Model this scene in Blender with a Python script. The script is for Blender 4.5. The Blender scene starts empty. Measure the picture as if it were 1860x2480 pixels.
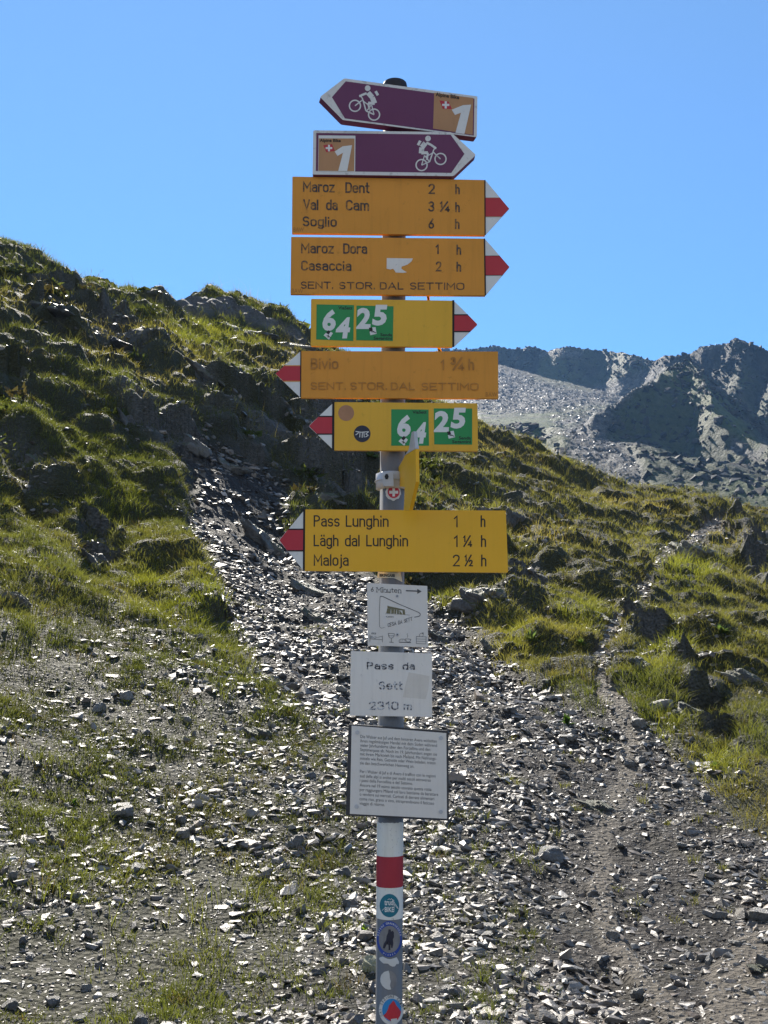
import bpy, bmesh, math, random
import numpy as np
from mathutils import Vector
R = math.radians
sc = bpy.context.scene
col = sc.collection
rng = np.random.default_rng(7)
random.seed(7)

# ------------------------------------------------------------------ camera, sky, sun, exposure
FPX, CU, CV, PITCH, EYE = 2200.0, 829.5, 1106.0, R(9.5), 1.6
SUN_EL, SUN_AZ = R(41), R(-15)          # azimuth measured from +Y towards +X
cd = bpy.data.cameras.new('camera'); cam = bpy.data.objects.new('camera', cd); col.objects.link(cam)
cam.location = (0, 0, EYE); cam.rotation_euler = (R(90) + PITCH, 0, 0)
cd.sensor_fit = 'HORIZONTAL'; cd.sensor_width = 36; cd.lens = 36 * FPX / 1659
cd.clip_start = 0.05; cd.clip_end = 20000
sc.camera = cam
w = bpy.data.worlds.new('World'); sc.world = w; w.use_nodes = True
nt = w.node_tree; nt.nodes.clear()
wo = nt.nodes.new('ShaderNodeOutputWorld'); bg = nt.nodes.new('ShaderNodeBackground'); sk = nt.nodes.new('ShaderNodeTexSky')
sk.sky_type = 'NISHITA'; sk.sun_disc = False; sk.sun_elevation = SUN_EL; sk.sun_rotation = SUN_AZ
sk.altitude = 3000; sk.air_density = 1.0; sk.dust_density = 0.0; sk.ozone_density = 2.2
gam = nt.nodes.new('ShaderNodeGamma'); gam.inputs[1].default_value = 1.0; nt.links.new(sk.outputs[0], gam.inputs[0])
tcw = nt.nodes.new('ShaderNodeTexCoord'); sxy = nt.nodes.new('ShaderNodeSeparateXYZ'); nt.links.new(tcw.outputs['Generated'], sxy.inputs[0])
hr = nt.nodes.new('ShaderNodeValToRGB'); hr.color_ramp.elements[0].color = (0.20, 0.53, 0.80, 1); hr.color_ramp.elements[1].color = (0.86, 1, 0.98, 1); hr.color_ramp.elements[1].position = 0.75   # deeper blue towards the horizon of this high, dry air
nt.links.new(sxy.outputs[2], hr.inputs[0]); ml = nt.nodes.new('ShaderNodeMix'); ml.data_type = 'RGBA'; ml.blend_type = 'MULTIPLY'; ml.inputs[0].default_value = 1
nt.links.new(gam.outputs[0], ml.inputs[6]); nt.links.new(hr.outputs[0], ml.inputs[7])
# bright cumulus added to the unseen sky behind the viewer to light the signs
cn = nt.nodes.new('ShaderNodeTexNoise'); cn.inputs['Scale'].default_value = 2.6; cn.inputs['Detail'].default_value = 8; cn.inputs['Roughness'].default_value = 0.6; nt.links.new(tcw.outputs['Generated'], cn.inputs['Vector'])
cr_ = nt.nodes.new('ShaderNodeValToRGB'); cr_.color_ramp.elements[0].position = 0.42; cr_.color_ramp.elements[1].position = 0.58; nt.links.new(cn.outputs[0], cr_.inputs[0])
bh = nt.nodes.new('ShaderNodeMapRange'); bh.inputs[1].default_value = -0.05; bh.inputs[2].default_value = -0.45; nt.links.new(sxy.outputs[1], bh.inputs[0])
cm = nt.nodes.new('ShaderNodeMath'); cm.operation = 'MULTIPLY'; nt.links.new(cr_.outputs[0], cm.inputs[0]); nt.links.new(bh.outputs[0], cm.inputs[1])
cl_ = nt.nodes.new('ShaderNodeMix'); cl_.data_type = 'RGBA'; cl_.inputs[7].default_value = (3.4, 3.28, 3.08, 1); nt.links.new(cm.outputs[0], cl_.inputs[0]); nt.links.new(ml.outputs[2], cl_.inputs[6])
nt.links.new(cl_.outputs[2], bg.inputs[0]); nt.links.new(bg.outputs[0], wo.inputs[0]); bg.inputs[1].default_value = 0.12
sl = bpy.data.lights.new('sun', 'SUN'); sl.energy = 5.0; sl.angle = R(0.53); sl.color = (1.0, 0.93, 0.82)
so = bpy.data.objects.new('sun', sl); col.objects.link(so)
sd = Vector((math.sin(SUN_AZ) * math.cos(SUN_EL), math.cos(SUN_AZ) * math.cos(SUN_EL), math.sin(SUN_EL)))
so.rotation_euler = sd.to_track_quat('Z', 'Y').to_euler(); so.location = (0, 0, 60)
sc.view_settings.view_transform = 'Standard'; sc.view_settings.look = 'None'; sc.view_settings.gamma = 1
sc.view_settings.exposure = 1.02

# ------------------------------------------------------------------ geometry of the view
cp, sp_ = math.cos(PITCH), math.sin(PITCH)
FW = np.array([0, cp, sp_]); UP = np.array([0, -sp_, cp]); RT = np.array([1.0, 0, 0]); CAM = np.array([0, 0, EYE])
def ray(u, v):
    u = np.asarray(u, float); v = np.asarray(v, float)
    return FW + ((u - CU) / FPX)[..., None] * RT + (-(v - CV) / FPX)[..., None] * UP
def azel(u, v):
    d = ray(u, v); h = np.hypot(d[..., 0], d[..., 1])
    return np.arctan2(d[..., 0], d[..., 1]), d[..., 2] / h
def proj(x, y, z):
    p = np.stack([x, y, z - EYE], -1); dp = np.maximum(p @ FW, 1e-3)
    return CU + FPX * (p @ RT) / dp, CV - FPX * (p @ UP) / dp

# ------------------------------------------------------------------ noise
def _h(ix, iy, s):
    n = (ix.astype(np.int64) * 374761393 + iy.astype(np.int64) * 668265263 + s * 974634777) & 0xFFFFFFFF
    n = ((n ^ (n >> 13)) * 1274126177) & 0xFFFFFFFF
    n = ((n ^ (n >> 16)) * 2246822519) & 0xFFFFFFFF
    return ((n ^ (n >> 15)) & 0xFFFFFF) / float(0xFFFFFF)
def vnoise(x, y, s=0):
    ix = np.floor(x); iy = np.floor(y); fx = x - ix; fy = y - iy
    fx = fx * fx * fx * (fx * (fx * 6 - 15) + 10); fy = fy * fy * fy * (fy * (fy * 6 - 15) + 10)
    a = _h(ix, iy, s); b = _h(ix + 1, iy, s); c = _h(ix, iy + 1, s); d = _h(ix + 1, iy + 1, s)
    return (a + (b - a) * fx) * (1 - fy) + (c + (d - c) * fx) * fy
def fbm(x, y, s=0, o=4, g=0.5):
    t = 0; a = 1; n = 0
    for k in range(o):
        t = t + a * (vnoise(x, y, s + k * 17) * 2 - 1); n += a; a *= g
        x, y = x * 1.86 + y * 0.7 + 3.1, y * 1.86 - x * 0.7 + 1.7
    return t / n
def ridged(x, y, s=0, o=4):
    t = 0; a = 1; n = 0
    for k in range(o):
        t = t + a * (1 - 2 * np.abs(vnoise(x, y, s + k * 13) * 2 - 1)); n += a; a *= 0.5
        x, y = x * 1.8 + y * 0.8, y * 1.8 - x * 0.8
    return t / n
def cells(x, y, s=0):
    ix = np.floor(x); iy = np.floor(y); best = np.full(np.shape(x), 9.0); val = np.zeros(np.shape(x))
    gx = np.zeros(np.shape(x)); gy = np.zeros(np.shape(x))
    for i in (-1, 0, 1):
        for j in (-1, 0, 1):
            a = ix + i; b = iy + j; px = a + _h(a, b, s); py = b + _h(a, b, s + 5)
            d = (px - x) ** 2 + (py - y) ** 2; m = d < best
            best = np.where(m, d, best); val = np.where(m, _h(a, b, s + 9), val)
            gx = np.where(m, x - px, gx); gy = np.where(m, y - py, gy)
    return val, gx, gy
def smooth(a, b, x):
    t = np.clip((x - a) / (b - a), 0, 1); return t * t * (3 - 2 * t)
def poly_sd(u, v, pts):
    """signed distance (px, >0 inside) to a closed outline"""
    pts = np.asarray(pts, float); d = np.full(u.shape, 1e9); ins = np.zeros(u.shape, bool)
    n = len(pts)
    for i in range(n):
        a = pts[i]; b = pts[(i + 1) % n]; e = b - a
        t = np.clip(((u - a[0]) * e[0] + (v - a[1]) * e[1]) / (e @ e), 0, 1)
        d = np.minimum(d, np.hypot(u - a[0] - t * e[0], v - a[1] - t * e[1]))
        c = (a[1] > v) != (b[1] > v)
        with np.errstate(divide='ignore', invalid='ignore'):
            xx = a[0] + (v - a[1]) * e[0] / (e[1] if e[1] != 0 else 1e-9)
        ins ^= c & (u < xx)
    return np.where(ins, d, -d)
def line_d(u, v, pts):
    pts = np.asarray(pts, float); d = np.full(u.shape, 1e9)
    for a, b in zip(pts[:-1], pts[1:]):
        e = b - a; t = np.clip(((u - a[0]) * e[0] + (v - a[1]) * e[1]) / (e @ e), 0, 1)
        d = np.minimum(d, np.hypot(u - a[0] - t * e[0], v - a[1] - t * e[1]))
    return d

# ------------------------------------------------------------------ near hillside: columns of (distance, image row) turned into heights
COLS = {
 -400: [(5, 2212), (8.5, 1520), (13, 1180), (17, 930), (21, 680), (26, 540), (31, 445)],
 0:    [(5, 2212), (9.2, 1490), (14.5, 1140), (18.5, 910), (23, 705), (27, 630), (32, 550)],
 200:  [(5, 2212), (9.5, 1490), (15.5, 1140), (20, 900), (24, 770), (28, 712), (34, 640)],
 320:  [(5, 2212), (9.6, 1490), (16, 1135), (20.5, 920), (24.5, 780), (29, 722), (36, 655)],
 420:  [(5, 2212), (9.8, 1485), (16.5, 1130), (21, 940), (25, 810), (31, 735), (36.2, 672), (37.2, 650), (40, 646)],
 520:  [(5, 2212), (10, 1480), (16.5, 1180), (21, 1010), (25, 860), (31, 770), (36.2, 722), (37.2, 676), (40, 668)],
 610:  [(5, 2212), (10.2, 1476), (16, 1250), (20, 1100), (25, 910), (30, 805), (36.2, 752), (37.2, 704), (40, 695)],
 670:  [(5, 2212), (10.4, 1474), (16, 1262), (20.5, 1110), (25, 930), (30, 830), (36.2, 770), (40, 752)],
 850:  [(5, 2212), (10.8, 1474), (17, 1275), (22, 1130), (28, 985), (33, 905), (40, 850)],
 1040: [(5, 2212), (11.5, 1474), (17, 1315), (22, 1190), (28, 1060), (34, 980), (40, 938)],
 1300: [(5.2, 2212), (12.5, 1474), (17, 1350), (22, 1250), (28, 1150), (34, 1085), (39, 1046)],
 1659: [(5.4, 2212), (13.5, 1474), (18, 1385), (23, 1295), (28, 1225), (33, 1165), (37, 1127)],
 2100: [(5.4, 2212), (13.8, 1474), (18, 1400), (23, 1320), (28, 1265), (33, 1215), (36, 1180)],
}
def pchip(x, y, xs):
    x = np.array(x, float); y = np.array(y, float); h = np.diff(x); dl = np.diff(y) / h
    m = np.zeros(len(x)); m[0] = dl[0]; m[-1] = dl[-1]
    for i in range(1, len(x) - 1):
        if dl[i - 1] * dl[i] > 0:
            w1 = 2 * h[i] + h[i - 1]; w2 = h[i] + 2 * h[i - 1]
            m[i] = (w1 + w2) / (w1 / dl[i - 1] + w2 / dl[i])
    k = np.clip(np.searchsorted(x, xs) - 1, 0, len(h) - 1); t = np.clip((xs - x[k]) / h[k], 0, 1)
    return ((1 + 2 * t) * (1 - t) ** 2) * y[k] + t * (1 - t) ** 2 * h[k] * m[k] + t * t * (3 - 2 * t) * y[k + 1] + t * t * (t - 1) * h[k] * m[k + 1]
ND = 860
DS = np.concatenate([np.linspace(0.6, 4.6, 16, endpoint=False), 4.6 * (62 / 4.6) ** np.linspace(0, 1, ND)])
azc, zc = [], []
for u, prof in sorted(COLS.items()):
    d = [0.0, 3.0]; z = [-0.1, -0.03]
    for dd, v in prof:
        a, t = azel(u, v); d.append(dd); z.append(EYE + dd * float(t))
    dl, zl = d[-1], z[-1]; tl = (zl - EYE) / dl
    for e in (2, 5, 10, 20, 40): d.append(dl + e); z.append(zl + tl * 0.35 * e - 0.035 * e * e)
    a, _ = azel(u, 1474); azc.append(float(a)); zc.append(pchip(d, z, DS))
azc = np.array(azc); zc = np.array(zc)
AZL = R(34)
AZ = np.concatenate([np.linspace(-math.pi, -AZL, 60, endpoint=False), np.linspace(-AZL, AZL, 620), np.linspace(AZL, math.pi, 61)[1:]])
ZB = np.empty((len(AZ), len(DS)))
for j in range(len(DS)):
    ZB[:, j] = np.interp(AZ, azc, zc[:, j])
AA, DD = np.meshgrid(AZ, DS, indexing='ij')
back = smooth(R(34), R(75), np.abs(AA))
ZB = ZB * (1 - back) + back * (-0.05 - 0.02 * DD)
GX, GY = np.sin(AA) * DD, np.cos(AA) * DD
GU, GV = proj(GX, GY, ZB)

# ---- what covers the slope where (outlines of scree, path, meadow on the ground)
wob = 42 * fbm(GX * 1.2, GY * 0.8, 3, 4)
SCREE = [(380, 960), (440, 935), (560, 990), (640, 1060), (620, 1120), (660, 1220), (780, 1240), (900, 1290), (985, 1345), (1080, 1420), (1200, 1490), (1290, 1545),
         (1350, 1570), (1420, 1590), (1480, 1650), (1580, 1760), (1700, 1860), (1700, 2300), (480, 2300), (600, 2130), (720, 1980), (800, 1880), (760, 1760), (720, 1600), (640, 1520), (560, 1450), (490, 1330), (400, 1150)]
MIXED = [(-500, 1330), (0, 1380), (200, 1360), (420, 1400), (560, 1450), (700, 1560), (900, 1700), (1100, 1840), (1200, 2000), (1100, 2300), (-500, 2300)]
PATH = [(1560, 1150), (1500, 1185), (1440, 1215), (1400, 1290), (1390, 1345), (1330, 1395), (1290, 1450), (1300, 1510), (1370, 1570), (1365, 1650), (1320, 1740), (1285, 1830), (1290, 1920), (1330, 2020), (1400, 2120), (1480, 2230)]
GRAVEL = [(1720, 1960), (1590, 2010), (1530, 2080), (1490, 2300), (1720, 2300)]
front = (np.abs(AA) < R(40)) & (GY > 3)
scree = smooth(-22, 22, poly_sd(GU + wob, GV + wob, SCREE)) * front
mixed = smooth(-30, 30, poly_sd(GU + wob, GV + wob, MIXED)) * front
pw = 21 + 8 * smooth(1300, 2100, GV)
path = (1 - smooth(pw * 0.55, pw * 1.15, line_d(GU + wob * 0.7 + 9 * fbm(GX * 4, GY * 4, 6, 3), GV, PATH))) * front
gravel = smooth(-15, 25, poly_sd(GU + wob, GV, GRAVEL)) * front
path = np.maximum(path, gravel)
upper = [(1000, 1000), (1100, 960), (1700, 1110), (1750, 1900), (1480, 1700), (1330, 1540), (1080, 1400), (1000, 1350)]
meadow = np.clip(1 - scree - path, 0, 1)
meadow = meadow * (1 - 0.62 * mixed)
# relief: hummocks and little steps in the turf, low rubble in the scree
far = smooth(6.5, 17, DD)
hcv, hcx, hcy = cells(GX * 1.05 + 0.5 * fbm(GX * 1.3, GY * 1.3, 12, 3), GY * 0.95 + ZB * 0.5 + 0.5 * fbm(GX * 1.3, GY * 1.3, 19, 3), 27)
mound = np.clip(1 - 1.6 * (hcx ** 2 + hcy ** 2), 0, 1) * (0.35 + 0.65 * hcv)
AL, AC = (GX - 0.8 * GY) * 0.78, (GX * 0.8 + GY) * 0.78
dcv, dcx, dcy = cells(AL * 0.5 + 0.4 * fbm(GX * 0.9, GY * 0.9, 13, 3), AC * 1.15 + ZB * 0.5 + 0.45 * fbm(GX * 0.9, GY * 0.9, 23, 3), 29)
rt = smooth(860, 1000, GU) * far
mound = mound * (1 - rt) + rt * 1.3 * np.clip(1 - 1.5 * (dcx ** 2 + dcy ** 2), 0, 1) * (0.3 + 0.7 * dcv)   # diagonal terraces on the right-hand slope
hum = 0.13 * fbm(GX * 0.7 + GY * 0.1, GY * 0.95 + ZB * 0.4, 21, 4) + 0.05 * fbm(GX * 3.1, GY * 3.3 + ZB, 33, 3) + 0.20 * mound * far
step = 0.10 * (np.abs(((GX * 0.35 + ZB * 0.9 + 1.2 * fbm(GX * 0.5, GY * 0.5, 5, 3)) % 1.0) - 0.5) * 2 - 0.5)
rub = 0.06 * fbm(GX * 4.0, GY * 4.0, 40, 3) + 0.12 * fbm(GX * 0.5, GY * 0.5, 45, 2)
turf = np.clip(meadow + 0.35 * mixed, 0, 1) * (1 - path)
rel = turf * (hum * (0.55 + 1.7 * far) + step * far * 1.6) + (1 - turf) * rub * (0.6 + far)
rel += far * 0.35 * fbm(GX * 0.28, GY * 0.28, 60, 3) * (1 - 0.6 * scree)
cv, cgx, cgy = cells(GX * 0.9 + 0.4 * fbm(GX, GY, 8, 2), GY * 0.9 + ZB * 0.5, 71)
KNOLL = [(300, 640), (430, 692), (540, 728), (660, 772), (650, 735), (570, 690), (480, 668), (400, 652)]
knoll = smooth(-8, 6, poly_sd(GU + 0.2 * wob, GV + 0.2 * wob, KNOLL)) * front * (DD > 30)
crag = smooth(0.08, 0.3, fbm(GX * 0.22 + 7, GY * 0.22, 81, 3)) * (1 - smooth(25, 29, DD)) * (1 - 0.85 * smooth(860, 1000, GU)) * far * (1 - scree) * (1 - path)
CRAGS = [[(560, 850), (640, 835), (800, 900), (830, 1080), (720, 1100), (640, 1020), (560, 960)], [(40, 590), (180, 625), (330, 720), (360, 765), (250, 765), (90, 700)], [(240, 860), (420, 920), (450, 1000), (300, 960)],
         [(410, 840), (520, 860), (620, 960), (560, 1000), (460, 930)], [(0, 960), (90, 1000), (160, 1090), (60, 1080), (0, 1040)], [(170, 1160), (230, 1150), (260, 1230), (170, 1230)], [(1080, 1240), (1150, 1260), (1200, 1330), (1120, 1330)], [(1600, 1160), (1680, 1180), (1680, 1320), (1610, 1260)], [(1480, 1480), (1560, 1520), (1600, 1630), (1500, 1580)], [(1360, 1390), (1440, 1400), (1470, 1480), (1390, 1470)]]
for q in CRAGS: crag = np.maximum(crag, 0.85 * smooth(-16, 10, poly_sd(GU + 0.7 * wob, GV + 0.7 * wob, q)) * front * (1 - path))
crag = np.maximum(crag, knoll)
rel += crag * (1 - 0.75 * knoll) * (0.7 * (cv - 0.5) + 0.6 * cgx * (cv - 0.4) - 0.55 * cgy)
rel *= smooth(3.0, 6.0, DD)
rel = rel * (1 - 0.85 * path) + path * 0.24 * far * (1 - scree)
ZG = ZB + np.where(front, rel, 0.05 * fbm(GX * 0.5, GY * 0.5, 2, 3) * smooth(3, 6, DD))
behind = smooth(4.0, 1.5, GY)
def bil(F, a, d):
    ia = np.clip(np.searchsorted(AZ, a) - 1, 0, len(AZ) - 2); jd = np.clip(np.searchsorted(DS, d) - 1, 0, len(DS) - 2)
    ta = (a - AZ[ia]) / (AZ[ia + 1] - AZ[ia]); td = np.clip((d - DS[jd]) / (DS[jd + 1] - DS[jd]), 0, 1)
    return (F[ia, jd] * (1 - ta) * (1 - td) + F[ia + 1, jd] * ta * (1 - td) + F[ia, jd + 1] * (1 - ta) * td + F[ia + 1, jd + 1] * ta * td)
def zat(x, y): return bil(ZG, np.arctan2(x, y), np.hypot(x, y))
def nat(x, y, e=0.12):
    gx = (zat(x + e, y) - zat(x - e, y)) / (2 * e); gy = (zat(x, y + e) - zat(x, y - e)) / (2 * e)
    n = np.stack([-gx, -gy, np.ones_like(gx)], -1); return n / np.linalg.norm(n, axis=-1, keepdims=True)
def hit(u, v):
    """where the line of sight through an image point first meets the slope"""
    a, t = azel(u, v); d = np.linspace(4, 58, 3000); z = bil(ZG, np.full(d.shape, float(a)), d)
    k = np.argmax(z >= EYE + d * float(t)); k = k if k > 0 else 2200
    dd = d[k]; return math.sin(a) * dd, math.cos(a) * dd, float(z[k]), dd

# ------------------------------------------------------------------ object helpers
def tag(o, label=None, cat=None, group=None, kind=None):
    if label: o['label'] = label
    if cat: o['category'] = cat
    if group: o['group'] = group
    if kind: o['kind'] = kind
    return o
def link(name, me, mat=None, parent=None):
    o = bpy.data.objects.new(name, me); col.objects.link(o)
    if mat is not None and me is not None:
        for m in (mat if isinstance(mat, (list, tuple)) else [mat]): me.materials.append(m)
    if parent is not None: o.parent = parent
    return o
def empty(name, loc, label=None, cat=None, group=None):
    o = bpy.data.objects.new(name, None); col.objects.link(o); o.location = loc; o.empty_display_size = 0.1
    return tag(o, label, cat, group)
def np_mesh(name, V, faces, smooth_=False, color=None, cname='Col'):
    """faces: list of (n,k) int arrays"""
    me = bpy.data.meshes.new(name); V = np.ascontiguousarray(V, np.float32)
    me.vertices.add(len(V)); me.vertices.foreach_set('co', V.ravel())
    li = np.concatenate([f.ravel() for f in faces]).astype(np.int32)
    cnt = np.concatenate([np.full(len(f), f.shape[1], np.int32) for f in faces])
    st = np.concatenate([[0], np.cumsum(cnt)[:-1]]).astype(np.int32)
    me.loops.add(len(li)); me.loops.foreach_set('vertex_index', li)
    me.polygons.add(len(cnt)); me.polygons.foreach_set('loop_start', st)
    try: me.polygons.foreach_set('loop_total', cnt)
    except Exception: pass
    me.polygons.foreach_set('use_smooth', np.full(len(cnt), smooth_, bool))
    if color is not None:
        c = np.ones((len(V), 4), np.float32); c[:, :color.shape[1]] = color
        at = me.color_attributes.new(cname, 'FLOAT_COLOR', 'POINT'); at.data.foreach_set('color', c.ravel())
    me.update(); me.validate(); return me
def grid_faces(na, nd):
    i, j = np.meshgrid(np.arange(na - 1), np.arange(nd - 1), indexing='ij'); a = (i * nd + j).ravel()
    return np.stack([a, a + 1, a + nd + 1, a + nd], -1)

# ------------------------------------------------------------------ materials
def mat(name):
    m = bpy.data.materials.new(name); m.use_nodes = True; m.node_tree.nodes.clear()
    n = m.node_tree.nodes; out = n.new('ShaderNodeOutputMaterial'); return m, n, m.node_tree.links, out
def N(n, t, **kw):
    x = n.new(t)
    for k, v in kw.items(): setattr(x, k, v)
    return x
def noise(n, l, vec, scale, detail=4, rough=0.55):
    t = N(n, 'ShaderNodeTexNoise'); t.inputs['Scale'].default_value = scale; t.inputs['Detail'].default_value = detail
    t.inputs['Roughness'].default_value = rough; l.new(vec, t.inputs['Vector']); return t
def ramp(n, l, fac, stops):
    r = N(n, 'ShaderNodeValToRGB'); e = r.color_ramp.elements
    while len(e) < len(stops): e.new(0.5)
    for q, (p, c) in zip(e, stops): q.position = p; q.color = (*c, 1) if len(c) == 3 else c
    l.new(fac, r.inputs[0]); return r
def mixc(n, l, fac, a, b, mode='MIX'):
    m = N(n, 'ShaderNodeMix', data_type='RGBA', blend_type=mode)
    for s, v in ((0, fac), (6, a), (7, b)):
        if hasattr(v, 'is_linked') or hasattr(v, 'links'): l.new(v, m.inputs[s])
        elif s == 0: m.inputs[0].default_value = v
        else: m.inputs[s].default_value = (*v, 1)
    return m.outputs[2]
def paint(name, c, rough=0.45, dirt=0.12, dscale=18, spec=0.4, c2=None, grime=None):
    m, n, l, out = mat(name); b = N(n, 'ShaderNodeBsdfPrincipled'); tc = N(n, 'ShaderNodeTexCoord')
    t = noise(n, l, tc.outputs['Object'], dscale, 5, 0.6); t2 = noise(n, l, tc.outputs['Object'], dscale * 9, 3, 0.7)
    r = ramp(n, l, t.outputs[0], [(0.35, (0, 0, 0)), (0.7, (1, 1, 1))])
    d = c2 or tuple(x * (1 - dirt * 2.0) for x in c)
    k = mixc(n, l, r.outputs[0], c, tuple(a * 0.6 + b_ * 0.4 for a, b_ in zip(c, d)))
    r2 = ramp(n, l, t2.outputs[0], [(0.62, (0, 0, 0)), (0.74, (1, 1, 1))])
    mm = N(n, 'ShaderNodeMath', operation='MULTIPLY'); l.new(r2.outputs[0], mm.inputs[0]); mm.inputs[1].default_value = min(1, dirt * 3)
    k = mixc(n, l, mm.outputs[0], k, grime or tuple(x * 0.55 for x in c))
    mp = N(n, 'ShaderNodeMapping'); mp.inputs['Scale'].default_value = (55, 55, 3.5); l.new(tc.outputs['Object'], mp.inputs['Vector']); t3 = noise(n, l, mp.outputs[0], 1.0, 5, 0.7)   # rain streaks
    r3 = ramp(n, l, t3.outputs[0], [(0.5, (1, 1, 1)), (0.72, (1 - dirt * 0.8,) * 3)]); k = mixc(n, l, 1.0, k, r3.outputs[0], 'MULTIPLY')
    l.new(k, b.inputs['Base Color']); b.inputs['Specular IOR Level'].default_value = spec
    rr = ramp(n, l, t.outputs[0], [(0.3, (rough * 0.8,) * 3), (0.7, (min(1, rough * 1.35),) * 3)]); l.new(rr.outputs[0], b.inputs['Roughness'])
    l.new(b.outputs[0], out.inputs[0]); return m
def worn(name, ink, base, lo, hi, scale=60):
    """lettering paint partly flaked off down to the plate's own paint"""
    m, n, l, out = mat(name); b = N(n, 'ShaderNodeBsdfPrincipled'); tc = N(n, 'ShaderNodeTexCoord')
    t = noise(n, l, tc.outputs['Object'], scale, 5, 0.65)
    r = ramp(n, l, t.outputs[0], [(lo, (0, 0, 0)), (hi, (1, 1, 1))])
    l.new(mixc(n, l, r.outputs[0], ink, base), b.inputs['Base Color']); b.inputs['Roughness'].default_value = 0.6
    l.new(b.outputs[0], out.inputs[0]); return m
def rockmat(name, c1, c2, lichen, scale=6, rough=0.42, bump=0.5, obj=True, spec=0.5, attr=False, moss=False):
    m, n, l, out = mat(name); b = N(n, 'ShaderNodeBsdfPrincipled'); tc = N(n, 'ShaderNodeTexCoord')
    if obj: vec = tc.outputs['Object']
    else:
        g = N(n, 'ShaderNodeNewGeometry'); vec = g.outputs['Position']
    t = noise(n, l, vec, scale, 6, 0.65); r = ramp(n, l, t.outputs[0], [(0.3, c1), (0.68, c2)])
    mp = N(n, 'ShaderNodeMapping'); mp.inputs['Scale'].default_value = (1, 1, 6); mp.inputs['Rotation'].default_value = (0.35, 0.2, 0); l.new(vec, mp.inputs['Vector'])
    st = noise(n, l, mp.outputs[0], scale * 2.2, 4, 0.6)
    li = noise(n, l, vec, scale * 0.7, 5, 0.7); lr = ramp(n, l, li.outputs[0], [(0.58, (0, 0, 0)), (0.68, (1, 1, 1))])
    lm = N(n, 'ShaderNodeMath', operation='MULTIPLY'); l.new(lr.outputs[0], lm.inputs[0]); lm.inputs[1].default_value = 0.5
    k = mixc(n, l, lm.outputs[0], r.outputs[0], lichen)
    if attr:
        a = N(n, 'ShaderNodeAttribute'); a.attribute_name = 'Col'; k = mixc(n, l, 1.0, k, a.outputs['Color'], 'MULTIPLY')
    else:
        oi = N(n, 'ShaderNodeObjectInfo'); rr = ramp(n, l, oi.outputs['Random'], [(0, (0.7, 0.72, 0.76)), (0.5, (1, 0.98, 0.94)), (1, (1.25, 1.22, 1.15))])
        k = mixc(n, l, 1.0, k, rr.outputs[0], 'MULTIPLY')
    if moss:
        ge = N(n, 'ShaderNodeNewGeometry'); sz = N(n, 'ShaderNodeSeparateXYZ'); l.new(ge.outputs['Normal'], sz.inputs[0]); mo = N(n, 'ShaderNodeMath', operation='MULTIPLY_ADD'); l.new(li.outputs[0], mo.inputs[0]); mo.inputs[1].default_value = 0.9; l.new(sz.outputs[2], mo.inputs[2])
        mr = ramp(n, l, mo.outputs[0], [(0.98, (0, 0, 0)), (1.12, (1, 1, 1))]); gc_ = ramp(n, l, st.outputs[0], [(0.3, (0.03, 0.038, 0.012)), (0.7, (0.085, 0.085, 0.03))]); k = mixc(n, l, mr.outputs[0], k, gc_.outputs[0])
    l.new(k, b.inputs['Base Color']); b.inputs['Roughness'].default_value = rough; b.inputs['Specular IOR Level'].default_value = spec
    bp = N(n, 'ShaderNodeBump'); bp.inputs['Strength'].default_value = bump; bp.inputs['Distance'].default_value = 0.02 * 6 / scale
    ad = N(n, 'ShaderNodeMath', operation='ADD'); l.new(t.outputs[0], ad.inputs[0]); l.new(st.outputs[0], ad.inputs[1])
    l.new(ad.outputs[0], bp.inputs['Height']); l.new(bp.outputs[0], b.inputs['Normal']); l.new(b.outputs[0], out.inputs[0]); return m
def leafmat(name, trans=0.45, rough=0.5):
    m, n, l, out = mat(name); a = N(n, 'ShaderNodeAttribute'); a.attribute_name = 'Col'
    b = N(n, 'ShaderNodeBsdfPrincipled'); b.inputs['Roughness'].default_value = rough; b.inputs['Specular IOR Level'].default_value = 0.25
    t = N(n, 'ShaderNodeBsdfTranslucent'); mx = N(n, 'ShaderNodeMixShader'); mx.inputs[0].default_value = trans
    l.new(a.outputs['Color'], b.inputs['Base Color']); g = mixc(n, l, 1.0, a.outputs['Color'], (1.5, 1.45, 0.75), 'MULTIPLY')
    l.new(g, t.inputs['Color']); l.new(b.outputs[0], mx.inputs[1]); l.new(t.outputs[0], mx.inputs[2]); l.new(mx.outputs[0], out.inputs[0]); return m

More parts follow.
